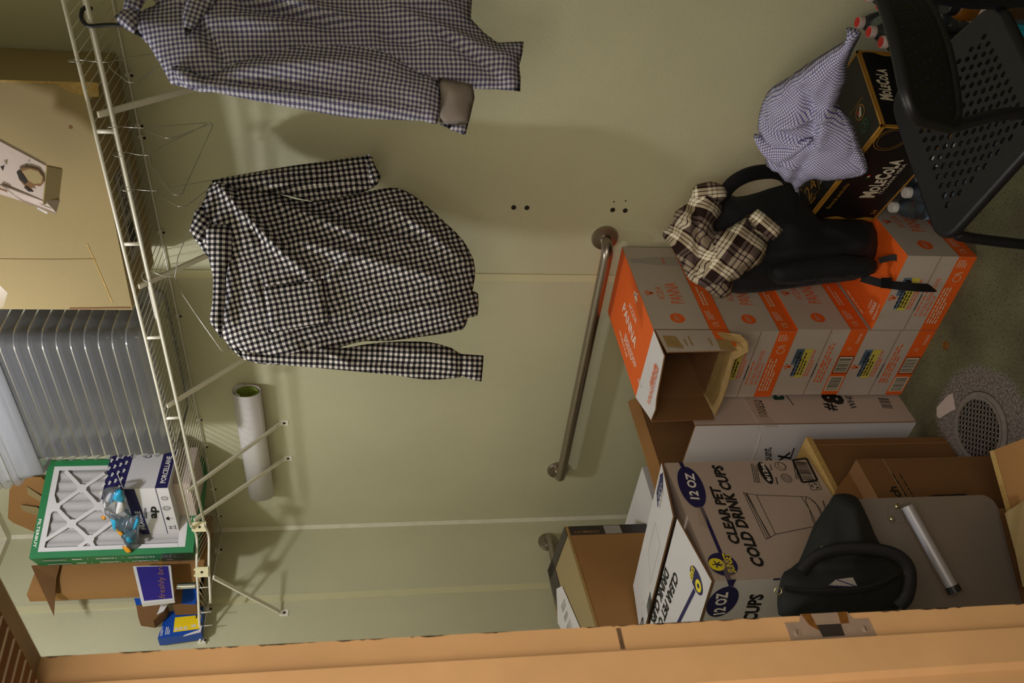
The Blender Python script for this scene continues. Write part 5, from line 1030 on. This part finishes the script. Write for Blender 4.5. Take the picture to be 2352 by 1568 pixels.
def loop(px, w, nm='handle'):
    b = MB(); pts = spline([at(F7, p, .012*sin(pi*i/(len(px)-1))) for i, p in enumerate(px)], 6); b.tube(pts, w, m_strap, 8, flat=.5, up=F[2]); return b.build(nm, t, smooth=True)
loop([(0.0113,0.1301),(0.0325,0.1106),(0.0468,0.0846),(0.0539,0.04),(0.0505,-0.015),(0.0392,-0.0549),(0.0184,-0.077),(-0.0101,-0.0805),(-0.043,-0.0712),(-0.0607,-0.0552)], .013)
loop([(-0.019,0.1695),(-0.0261,0.1268),(-0.0259,0.0791),(-0.0236,0.0223),(-0.015,-0.0223),(-0.0011,-0.0589)], .009)
b = MB(); q = [(-0.0169,0.0781),(-0.0057,0.0621),(-0.0026,0.0287),(-0.0211,0.0211)]; b.slab([at(F7, p, -.004) for p in q], vmul(fn(F), .002), m_inkgrey); b.line((at(F7, (0, 0), -.002), F[1], F[2]), [q[1], q[3]], .002, m_navy, .001); b.scribble(F7, q[0], q[3], .01, m_navy, 2, d=-.0008); b.build('name_tag', t)
for p in [(0.0519,0.0858),(-0.0227,0.1828)]:
    b = MB(); c = at(F7, p, .006); b.tube([vadd(vadd(c, F[1], .007*cos(k*pi/6)), F[2], .007*sin(k*pi/6)) for k in range(12)], .0014, m_rivet, 8, closed=True); b.build('metal_ring', t, smooth=True)

# ---------------------------------------------------------------- backpack and flannel shirt
F = ((1.49,-0.32,0.5),(0.8,0.6,0),(0,0,1)); t = thing('backpack', 'black backpack slumped on the orange topped water carton', 'backpack', (1.48, -.25, .2))
b = MB(); cloth(b, F, [(0.064,0.2131),(0.1456,0.1931),(0.2041,0.1676),(0.1914,0.1204),(0.2047,0.0587),(0.2264,-0.0095),(0.2197,-0.0602),(0.1759,-0.096),(0.1411,-0.1202),(0.1395,-0.2103),(0.1303,-0.281),(0.0731,-0.299),(0.0248,-0.2878),(-0.0092,-0.2682),(-0.0277,-0.2323),(-0.0395,-0.1394),(-0.055,-0.0248),(-0.068,0.1007),(-0.0462,0.1609)], m_blackcloth, .085, .06, .013, rnd=2, nz=.006, ns=7, er=.06, folds=[((0.0189,0.1156), (0.0718,-0.2259), .02, .02), ((-0.0159,0.0772), (-0.0124,-0.2031), .012, .014), ((0.1402,-0.0819), (0.0718,-0.2259), .02, .016), ((0.1592,0.1071), (0.0922,-0.0454), .02, .016), ((0.0216,-0.0732), (-0.0253,-0.126), .008, .010)]); b.build('body', t, smooth=True)
b = MB(); pts = spline([at(F, p, d) for p, d in zip([(0.1831,0.172),(0.2185,0.1483),(0.2427,0.1095),(0.2582,0.0603),(0.2645,0.0043),(0.254,-0.0338),(0.2219,-0.0563)], (.02, .03, .02, 0, -.02, -.03, -.03))], 6); b.tube(pts, .020, m_strap, 10, flat=.45, up=F[2]); b.build('shoulder_strap', t, smooth=True)
b = MB(); cloth(b, F, [(0.008,0.0528),(0.0396,-0.0853),(0.0359,-0.2273),(0.0064,-0.261),(-0.0218,-0.223),(-0.0316,-0.1006),(-0.0448,0.0261)], m_blackcloth, .03, 0, .012, rnd=2, nz=.002, er=.02, d0=.065); b.build('front_pocket', t, smooth=True)
def strap(px, ds, w): 
    b = MB(); ribbon(b, spline([at(F, p, d) for p, d in zip(px, ds)], 6), w, .0025, m_strap, F[1]); return b
strap([(-0.0219,-0.2165),(-0.0358,-0.2627),(-0.0415,-0.2957),(-0.0469,-0.362),(-0.0474,-0.4287),(-0.0434,-0.4688),(-0.0357,-0.5036)], (.06, .075, .085, .09, .07, .045, .03), .022).build('webbing_strap', t)
strap([(0.0245,-0.2669),(0.0321,-0.2954),(0.0179,-0.3118),(-0.0109,-0.3261),(-0.0349,-0.343)], (.06, .085, .09, .09, .088), .016).build('webbing_strap', t)
b = MB(); c = (-0.0357,-0.2719); b.slab([at(F, (c[0]+x, c[1]+y), .086) for x, y in ((-.014, -.014), (.014, -.014), (.014, .014), (-.014, .014))], vmul(fn(F), .006), m_blackpl); b.build('buckle', t)

F = ((1.47,-0.36,0.85),(0.8,0.6,0),(-0.1527,0.2036,0.9671)); t = thing('shirt', 'brown and cream plaid flannel shirt crumpled over the top of the backpack', 'shirt', at(F, (0, -.1), -.02))
fl = [(0.2567,-0.135),(0.2498,-0.1652),(0.2318,-0.1767),(0.2094,-0.1662),(0.1858,-0.1712),(0.1598,-0.1563),(0.135,-0.1524),(0.1373,-0.1791),(0.1644,-0.2217),(0.1824,-0.2444),(0.16,-0.2803),(0.132,-0.3097),(0.1061,-0.2873),(0.0858,-0.2735),(0.0519,-0.2656),(0.0279,-0.2275),(0.0084,-0.2024),(-0.0212,-0.2043),(-0.042,-0.1758),(-0.0275,-0.1441),(-0.0139,-0.1292),(0.0063,-0.0916),(0.0415,-0.0705),(0.0881,-0.0458),(0.1199,-0.0192),(0.1404,-0.0255),(0.154,-0.0422),(0.1858,-0.0505),(0.2061,-0.0815),(0.2433,-0.094)]
b = MB(); cloth(b, F, fl, m_plaid, .075, .04, .009, rnd=2, nz=.006, ns=12, er=.035, rot=.55, warp=.012, folds=[((0.2027,-0.0939), (0.0099,-0.1095), .007, -.035), ((0.1914,-0.1499), (0.1462,-0.0895), .008, .02), ((0.1689,-0.1616), (0.1235,-0.1069), .008, .02), ((0.152,-0.2065), (0.0327,-0.1202), .012, .02), ((0.1014,-0.2521), (-0.0011,-0.1546), .014, .024), ((0.1013,-0.2189), (0.0443,-0.1535), .007, -.016), ((0.1234,-0.0451), (0.0325,-0.0865), .010, .02)]); b.build('body', t, smooth=True)
b = MB(); cloth(b, F, [(0.2455,-0.0929),(0.2545,-0.1172),(0.2578,-0.1372),(0.2498,-0.1618),(0.2296,-0.1779),(0.2071,-0.1662),(0.2117,-0.1272),(0.2162,-0.0913)], m_plaid, .03, .015, .008, rnd=2, nz=.002, er=.02, rot=-.1, d0=.035, uo=(.02, .03)); b.build('cuff', t, smooth=True)
b = MB(); cloth(b, F, [(0.1293,-0.1526),(0.1373,-0.1802),(0.1644,-0.2217),(0.1464,-0.2354),(0.106,-0.2741),(0.088,-0.2768),(0.0519,-0.2656),(0.0267,-0.2275),(0.0107,-0.2102),(-0.0068,-0.1548),(0.01,-0.1207),(0.0669,-0.1284)], m_plaid, .055, .01, .008, rnd=2, nz=.003, ns=12, er=.03, rot=.60, d0=.05, uo=(.01, .0), folds=[((0.1407,-0.2068), (0.0329,-0.1426), .010, .016), ((0.0846,-0.2581), (0.0103,-0.1655), .010, .016), ((0.1014,-0.2355), (0.033,-0.1538), .006, -.012)]); b.build('sleeve', t, smooth=True)
b = MB(); cloth(b, F, [(0.1621,-0.2195),(0.1835,-0.2455),(0.16,-0.2814),(0.132,-0.3108),(0.105,-0.2884),(0.1105,-0.2717)], m_plaid, .022, .012, .008, rnd=1, nz=.001, er=.015, rot=.7, d0=.085, uo=(.052, .0)); b.build('cuff', t, smooth=True)

# ---------------------------------------------------------------- cola carton, bottles and crumpled shirt
FF = ((1.595,-0.229,0.21),(0.9173,-0.3981,0),(0,0,1)); FR = ((1.943,-0.38,0.21),(0.3981,0.9173,0),(0,0,1)); FT = ((1.595,-0.229,0.404),(0.9173,-0.3981,0),(0.3981,0.9173,0)); Wm, Dm, Hm = .3795, .238, .194
t = thing('cola_carton', 'black and gold cola carton resting on water bottles under the crumpled checked shirt', 'box', at(FF, (Wm/2, 0), -Dm/2))
b = MB(); O = FF[0]; b.obox(O, vmul(FF[1], Wm), vmul(FT[2], Dm), (0, 0, Hm), m_black)
def edges(Fk, w, h, e=.009):
    b.rect(Fk, 0, h-e, w, h, m_gold, .0006); b.rect(Fk, 0, 0, w, e*.8, m_gold, .0006); b.rect(Fk, 0, 0, e*.6, h, m_gold, .0006); b.rect(Fk, w-e*.6, 0, w, h, m_gold, .0006)
edges(FF, Wm, Hm); edges(FR, Dm, Hm); edges(FT, Wm, Dm)
def wave(Fk, x, s, h):
    n = 14; pts = [(x, .006)]+[(x+s*(.010+.006*sin(k*.9)), .006+(h-.012)*k/n) for k in range(n+1)]+[(x, h-.006)]; b.poly(Fk, pts if s < 0 else pts, m_gold, .0009)
wave(FF, 0, 1, Hm); wave(FR, Dm, -1, Hm)
def logo(Fk, p0, p1, h, m):
    dx, dy = p1[0]-p0[0], p1[1]-p0[1]
    L = (('M', 0, .17, 1), ('O', .175, .30, .72), ('L', .315, .39, .95), ('E', .40, .48, .72), ('C', .49, .63, 1), ('O', .64, .765, .72), ('L', .78, .85, .95), ('A', .86, 1, .78))
    for ch, u0, u1, s in L: b.text(Fk, ch, (p0[0]+dx*u0, p0[1]+dy*u0), (p0[0]+dx*u1, p0[1]+dy*u1), h*s, m, .05)
logo(FF, (0.1052,0.0617), (0.2634,0.0696), .038, m_cream); b.text(FF, 'ITALIANA VERA', (0.1233,0.0471), (0.2473,0.0502), .010, m_cream, .01)
c = (0.1923,0.1234); b.poly(FF, [(c[0]-.007, c[1]-.003), (c[0]-.002, c[1]-.003), (c[0]-.002, c[1]+.004), (c[0]-.007, c[1]+.004)], m_greenp, .001); b.poly(FF, [(c[0]+.002, c[1]-.003), (c[0]+.007, c[1]-.003), (c[0]+.007, c[1]+.004), (c[0]+.002, c[1]+.004)], m_red, .001); b.rect(FF, c[0]-.002, c[1]-.003, c[0]+.002, c[1]+.004, m_cream, .001)
b.text(FF, 'Bevanda analcolica', (.05, Hm-.036), (.16, Hm-.036), .012, m_gold, 0, .001, .25); c = (.335, .145); b.ring(FF, c, .040, .0016, m_gold); b.ring(FF, c, .033, .001, m_gold); b.text(FF, '24', (.03, .016), (.05, .016), .012, m_gold, .02)
logo(FR, (0.0788,0.1451), (0.1785,0.1347), .030, m_cream); b.scribble(FR, (.05, .075), (.19, .075), .008, m_cream, 1)
b.text(FT, '24', (0.0253,0.0403), (0.0791,0.0558), .042, m_gold, -.005); b.scribble(FT, (.020, .030), (.075, .030), .010, m_gold, 1); b.line(FT, [(.014, .038), (.075, .038)], .0014, m_gold); b.line(FT, [(.085, .035), (.085, .105)], .002, m_gold); b.scribble(FT, (.092, .10), (.14, .10), .06, m_inkgrey, 7)
b.line(FT, [(0.2845,0.1165),(0.3481,0.1166)], .002, m_gold)
c = (0.3231,0.0909); b.disc(FT, c, .020, m_gold, .0008); b.disc(FT, c, .017, m_black, .001); b.poly(FT, [(c[0]-.010, c[1]-.010), (c[0]+.002, c[1]-.012), (c[0]+.010, c[1]+.010), (c[0]+.004, c[1]+.012), (c[0]-.004, c[1])], m_cream, .0013); b.poly(FT, [(c[0]-.012, c[1]-.002), (c[0]-.006, c[1]-.002), (c[0]-.004, c[1]+.010), (c[0]-.009, c[1]+.010)], m_red, .0013)
c = (0.3251,0.0485); b.disc(FT, c, .017, m_greenp, .0008); b.disc(FT, c, .0145, m_black, .001); b.line(FT, [(c[0]-.006, c[1]-.006), (c[0]+.006, c[1]), (c[0]-.002, c[1]+.008)], .003, m_greenp, .0013)
b.ring(FT, (.20, .185), .040, .0016, m_gold); b.ring(FT, (.20, .185), .032, .001, m_gold)
b.build('body', t)

def bottle_proto(name, label, cap_m, loc, group, H=.205, r=.0318, lab=m_blueink):
    t = thing(name, label, 'bottle', loc, group); b = MB()
    pf = [(r*.7, 0), (r, .006), (r, H*.18), (r*.95, H*.21), (r, H*.24), (r, H*.55), (r*.94, H*.58), (r, H*.61), (r*.99, H*.68), (r*.72, H*.82), (.0135, H*.91), (.0125, H*.93), (.0125, H*.94)]
    b.lathe(loc, pf, m_pet, 18); b.build('bottle_body', t, smooth=True, auto=50)
    b = MB(); b.lathe(loc, [(r*1.01, H*.30), (r*1.012, H*.53)], lab, 18); b.build('label', t, smooth=True)
    b = MB(); b.lathe(loc, [(.0150, H*.92), (.0150, H*.985), (.0135, H), (0, H)], cap_m, 18)
    if cap_m is m_capw: b.lathe(vadd(loc, (0, 0, H+.0004)), [(.0125, 0), (.0085, .0002)], m_red, 18); b.lathe(vadd(loc, (0, 0, H+.0004)), [(.0055, .0), (0, .0002)], m_navy, 12)
    b.build('cap', t, smooth=True, auto=40); return t
u, v = FF[1], FT[2]
p0 = bottle_proto('water_bottle', 'small clear water bottle with white cap under the black cola carton', m_white, vadd(vadd((FF[0][0], FF[0][1], .0005), u, .075), v, -.008), 'white capped water bottles')
for i in range(5):
    for j in range(4):
        if (i, j) == (0, 0): continue
        if i == 4 and j == 3: continue
        c = copy_tree(p0); L = vadd(vadd((FF[0][0], FF[0][1], .0005), u, .075+.066*i), v, -.008+.060*j)
        c.location = L
# red capped bottles behind the chair, two packs high
base = (2.072, -.205)
p0 = bottle_proto('soda_bottle', 'clear bottle with red cap in the packs against the back wall behind the chair', m_capw, (base[0], base[1], .0005), 'red capped bottles behind the chair', H=.188, lab=m_film)
for kz in range(2):
    for i in range(5):
        for j in range(3):
            if kz == i == j == 0: continue
            if kz == 0 and j > 0 and i < 4: continue
            c = copy_tree(p0); c.location = (base[0]+.066*i+.004*kz, base[1]+.066*j, .0005+.1895*kz)
c0 = list(p0.children); 
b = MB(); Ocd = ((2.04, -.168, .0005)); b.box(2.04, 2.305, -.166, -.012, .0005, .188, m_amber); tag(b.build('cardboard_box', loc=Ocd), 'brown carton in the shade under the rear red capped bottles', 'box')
# teal crate under the chair with a jar standing on it
t = thing('storage_crate', 'teal plastic crate with a dark hand hole on the floor under the chair', 'crate', (2.18, -.36, 0))
O = (2.112, -.262, .0005); a = (-.10, -.995, 0); q = (.995, -.10, 0); b = MB(); b.obox(O, vmul(a, .16), vmul(q, .165), (0, 0, .11), m_teal); b.obox(vadd(O, (0, 0, 1), .098), vmul(a, .16), vmul(q, -.005), (0, 0, .013), m_teal)
G = (vadd(vadd(O, a, .16), (0, 0, 1), .11), q, vmul(a, -1)); b.ell(G, (.070, .10), (.108, .09), .010, m_darkhole, .001); b.build('body', t)
jx, jy, jz = 2.203, -.305, .1105
t = thing('glass_jar', 'amber jar with a pale printed label standing on the teal crate behind the chair', 'jar', (jx, jy, jz))
b = MB(); b.lathe((jx, jy, jz), [(.030, 0), (.034, .006), (.034, .17), (.028, .185), (.022, .190)], m_amber, 24); b.build('jar_body', t, smooth=True, auto=40)
b = MB(); b.lathe((jx, jy, jz), [(.0343, .115), (.0344, .148)], m_whitepk, 24)
J = ((jx+.034*.55, jy-.034*.836, jz+.118), (.836, .55, 0), (0, 0, 1)); b.text(J, '16oz', (-.016, .008), (.016, .008), .014, m_ink, .03, .0022); b.build('label', t, smooth=True)
b = MB(); b.lathe((jx, jy, jz), [(.024, .188), (.024, .212), (.022, .214), (0, .214)], m_blackpl, 24); b.build('lid', t, smooth=True, auto=40)

F = ((1.72,-0.3,0.404),(0.9173,-0.3981,0),(0.2477,0.5707,0.7829)); t = thing('shirt', 'crumpled blue windowpane checked shirt thrown over the black cola carton', 'shirt', at(F, (0, .05), 0))
cr = [(0.43,0.1904),(0.4295,0.1688),(0.388,0.1641),(0.3469,0.156),(0.3031,0.1356),(0.2465,0.1233),(0.2309,0.0947),(0.2116,0.0625),(0.1716,0.0216),(0.1233,-0.0283),(0.0842,-0.0108),(0.0374,0.0293),(0.0171,0.0592),(-0.0376,0.0774),(-0.0686,0.0668),(-0.0461,0.1023),(-0.0413,0.1273),(-0.0207,0.1575),(-0.0422,0.1832),(0.0213,0.2148),(0.0574,0.2554),(0.133,0.2768),(0.1901,0.2756),(0.242,0.2517),(0.3005,0.2314),(0.3934,0.1901),(0.4201,0.202)]
b = MB(); cloth(b, F, cr, m_minicheck, .060, .01, .009, rnd=2, nz=.007, ns=11, er=.035, rot=.35, warp=.004, d0=.008, folds=[((0.4052,0.1892), (0.1643,0.2594), .012, .02), ((0.2388,0.1178), (0.1371,0.2336), .012, .025), ((0.3831,0.1657), (0.1549,0.1073), .014, .02), ((0.1448,0.1201), (0.1116,0.2464), .010, -.028), ((0.2644,0.2019), (0.1594,0.1219), .012, -.022), ((0.107,0.106), (-0.0495,0.1019), .012, -.018), ((0.0565,0.2329), (0.0121,0.1592), .010, .02), ((0.0619,0.1199), (0.0568,0.1685), .008, .02)]); b.build('body', t, smooth=True)
b = MB(); cloth(b, F, [(0.2399,0.1243),(0.2309,0.0947),(0.2116,0.0625),(0.1716,0.0216),(0.1233,-0.0283),(0.0842,-0.0108),(0.0374,0.0293),(0.0191,0.059),(0.0155,0.0802),(0.0749,0.104),(0.1482,0.1158),(0.1999,0.1258)], m_minicheck, .018, .004, .008, rnd=2, nz=.003, ns=14, er=.02, rot=-.12, d0=.016, uo=(.002, .003)); b.build('shirt_tail', t, smooth=True)
b = MB(); cloth(b, F, [(0.0675,0.251),(0.0813,0.2395),(0.0857,0.1956),(0.1255,0.153),(0.161,0.13),(0.1344,0.1231),(0.0606,0.132),(0.0283,0.1438),(0.0271,0.1731),(0.0332,0.2087)], m_minicheck, .035, .0, .008, rnd=2, nz=.003, ns=14, er=.02, rot=.9, d0=.050, uo=(.003, .0)); b.build('collar', t, smooth=True)

# ---------------------------------------------------------------- chair
t = thing('chair', 'charcoal perforated plastic chair with black tube legs at the right edge', 'chair', (2.07, -.62, 0))
SZ = .43; SW, SD = .384, .33
SC_ = ((1.869, -.759), (2.023, -.407), (2.290, -.584), (2.186, -.851))   # front left, front right, back right, back left
def bil(c, s_, t_): return tuple((c[0][i]*(1-s_)+c[1][i]*s_)*(1-t_)+(c[3][i]*(1-s_)+c[2][i]*s_)*t_ for i in range(len(c[0])))
def perf(w, d, rows, cols, hr, mx, my, fmap, m, corner=.035, thick=.005):
    o = []
    for cx, cy, a in ((w-corner, d-corner, 0), (corner, d-corner, pi/2), (corner, corner, pi), (w-corner, corner, 3*pi/2)):
        for k in range(6): o.append((cx+corner*cos(a+pi/2*k/5), cy+corner*sin(a+pi/2*k/5)))
    o = resample(o, .03); vs = [Vector(p) for p in o]; edges = [(i, (i+1) % len(o)) for i in range(len(o))]; cs = []
    sx = (w-2*mx)/(cols-1); sy = (d-2*my)/(rows-1)
    for j in range(rows):
        for i in range(cols-(j % 2)):
            c = (mx+sx*(i+.5*(j % 2)), my+sy*j); cs.append(c); b0 = len(vs)
            for k in range(8): vs.append(Vector((c[0]+hr*cos(k*pi/4+.4), c[1]+hr*1.25*sin(k*pi/4+.4))))
            edges += [(b0+k, b0+(k+1) % 8) for k in range(8)]
    r = geometry.delaunay_2d_cdt(vs, edges, [], 0, 1e-7); V2 = [tuple(v) for v in r[0]]; ca = np.array(cs); fs = []
    for f in r[2]:
        c = np.mean([V2[i] for i in f], axis=0)
        if np.any(((ca[:, 0]-c[0])/hr)**2+((ca[:, 1]-c[1])/(hr*1.25))**2 < .98): continue
        if not inside(np.array([c]), o)[0]: continue
        fs.append(tuple(f))
    b = MB(); b.add([fmap(x, y) for x, y in V2], fs, m); return b
def seatmap(x, y):
    s_, t_ = x/SW, y/SD; p = bil(SC_, s_, t_); return (p[0], p[1], SZ-.014*sin(pi*min(1, max(0, s_)))*sin(pi*min(1, max(0, t_)))-.010*t_)
b = perf(SW, SD, 13, 12, .0062, .055, .050, seatmap, m_chair, .05); b.build('seat', t, solid=.006)
def rim_of(w, d, r, mp, dz, n=8):
    o = []
    for cx, cy, a in ((w-r, d-r, 0), (r, d-r, pi/2), (r, r, pi), (w-r, r, 3*pi/2)):
        for k in range(7): o.append((cx+r*cos(a+pi/2*k/6), cy+r*sin(a+pi/2*k/6)))
        q = {0: ((r, d), (w-r, d)), pi/2: ((0, r), (0, d-r)), pi: ((w-r, 0), (r, 0)), 3*pi/2: ((w, d-r), (w, r))}[a]
        for k in range(1, n): o.append(tuple(q[1][i]+(q[0][i]-q[1][i])*k/n for i in (0, 1)))
    return [vadd(mp(x, y), (0, 0, 1), dz) for x, y in o]
b = MB(); b.tube(rim_of(SW, SD, .05, seatmap, -.008), .0112, m_chair, 12, closed=True); b.build('seat_rim', t, smooth=True)
BC_ = ((2.178, -.893, .618), (2.324, -.600, .618), (2.400, -.615, .790), (2.242, -.998, .790))
BW, BH = .36, .19
def backmap(x, y):
    s_, t_ = x/BW, y/BH; p = bil(BC_, s_, t_); k = .030*sin(pi*min(1, max(0, s_))); return (p[0]+.93*k, p[1]-.37*k, p[2])
b = perf(BW, BH, 6, 13, .0048, .035, .035, backmap, m_chair, .045); b.build('backrest', t, solid=.006)
b = MB(); b.tube(rim_of(BW, BH, .045, backmap, 0), .0095, m_chair, 10, closed=True); b.build('backrest_rim', t, smooth=True)
def down(p, z, o): return (p[0]+o[0], p[1]+o[1], z)
for fx, fo in ((.012, (-.03, -.02)), (SW-.012, (-.01, .03))):
    p = seatmap(fx, .02); b = MB(); b.tube(spline([seatmap(fx, .06)[:2]+(SZ-.022,), down(p, SZ-.028, (0, 0)), down(p, SZ-.06, (fo[0]*.3, fo[1]*.3)), down(p, .2, (fo[0]*.7, fo[1]*.7)), down(p, .002, fo)], 6), .0112, m_tubeblk, 12); lg = b.build('leg', t, smooth=True)
    b = MB(); b.lathe(down(p, .0005, fo), [(.014, 0), (.014, .02), (.012, .022)], m_blackpl, 12); b.build('foot_cap', lg)
for fx, fo, bx in ((.006, (.045, -.05), .012), (SW-.006, (.07, .0), BW-.012)):
    p = seatmap(fx, SD); q = backmap(bx, .012); b = MB(); q2 = backmap(bx, BH*.55)
    b.tube(spline([down(p, .002, fo), down(p, .2, (fo[0]*.6, fo[1]*.6)), down(p, SZ-.03, (.008, -.004)), down(p, .52, (.006, -.010)), (q[0]-.008, q[1]+.004, q[2]), (q2[0]-.010, q2[1]+.004, q2[2])], 6), .0105, m_tubeblk, 12); lg = b.build('leg', t, smooth=True)
    b = MB(); b.lathe(down(p, .0005, fo), [(.014, 0), (.014, .02), (.012, .022)], m_blackpl, 12); b.build('foot_cap', lg)
for fx in (.02, SW-.02):
    b = MB(); b.tube([vadd(seatmap(fx, .05), (0, 0, 1), -.022), vadd(seatmap(fx, SD-.01), (0, 0, 1), -.024)], .009, m_tubeblk, 10); b.build('side_rail', t, smooth=True)

# ---------------------------------------------------------------- ceiling light, lamps, camera
LX, LY = 1.12, -1.0
t = thing('ceiling_light', 'round white ceiling light above the closet, outside the picture', 'ceiling light', (LX, LY, 2.86))
b = MB(); b.lathe((LX, LY, 2.95), [(.15, 0), (.15, -.03), (.14, -.035), (0, -.035)], m_white, 32, (0, 0, 1)); b.build('base', t, smooth=True, auto=40)
b = MB(); b.lathe((LX, LY, 2.912), [(.055, 0), (.062, -.02), (.058, -.055), (.035, -.075), (0, -.08)], emit('lit lamp glass', '#fff3e2', 6), 28); b.build('glass_bowl', t, smooth=True)
def lamp(name, typ, loc, energy, col, size=.1, rot=None):
    l = bpy.data.lights.new(name, typ); l.energy = energy; l.color = lin(col)[:3]
    if typ == 'AREA': l.size = size
    else: l.shadow_soft_size = size
    o = bpy.data.objects.new(name, l); COL.objects.link(o); o.location = loc
    if rot: o.rotation_euler = rot
    return o
lamp('closet_lamp', 'POINT', (LX, LY, 2.80), 30, '#f4f6ff', .04)
HL = (3.25, -2.45, 2.1)
d = Vector((1.2, -.9, 1.1))-Vector(HL)
lamp('hall_lamp', 'AREA', HL, 36, '#ffefdf', 1.5, d.to_track_quat('-Z', 'Y').to_euler())
H2 = (2.2, -3.2, 2.6); d = Vector((1.8, 0, 1.2))-Vector(H2)
lamp('hall_fill', 'AREA', H2, 18, '#fff4e6', 1.0, d.to_track_quat('-Z', 'Y').to_euler())  # added fill behind the camera, brightens the right of the back wall
wd = bpy.data.worlds.new('hall ambient'); SC.world = wd; wd.use_nodes = True
bg = wd.node_tree.nodes['Background']; bg.inputs[0].default_value = lin('#d8c9b4'); bg.inputs[1].default_value = .05

cam = bpy.data.cameras.new('camera'); co = bpy.data.objects.new('camera', cam); COL.objects.link(co); SC.camera = co
yaw, pitch = radians(49.5), radians(8.78)
fh = Vector((-cos(yaw), sin(yaw), 0)); rt = Vector((fh.y, -fh.x, 0)); up = Vector((0, 0, 1))
fw = fh*cos(pitch)-up*sin(pitch); uu = up*cos(pitch)+fh*sin(pitch)
# the camera was turned on its side: the top of the room points to the left of the frame
X, Y, Z = -uu, rt, -fw
from mathutils import Matrix
M = Matrix(((X.x, Y.x, Z.x, 2.716), (X.y, Y.y, Z.y, -2.06), (X.z, Y.z, Z.z, 1.555), (0, 0, 0, 1)))
co.matrix_world = M
cam.sensor_width = 36; cam.sensor_fit = 'HORIZONTAL'; cam.lens = 36*1900/2352; cam.clip_start = .02
cam.dof.use_dof = True; cam.dof.focus_distance = 2.15; cam.dof.aperture_fstop = 9
SC.view_settings.view_transform = 'Standard'; SC.view_settings.look = 'None'; SC.view_settings.gamma = 1; SC.view_settings.exposure = 0
try: SC.view_settings.use_curve_mapping = False
except Exception: pass
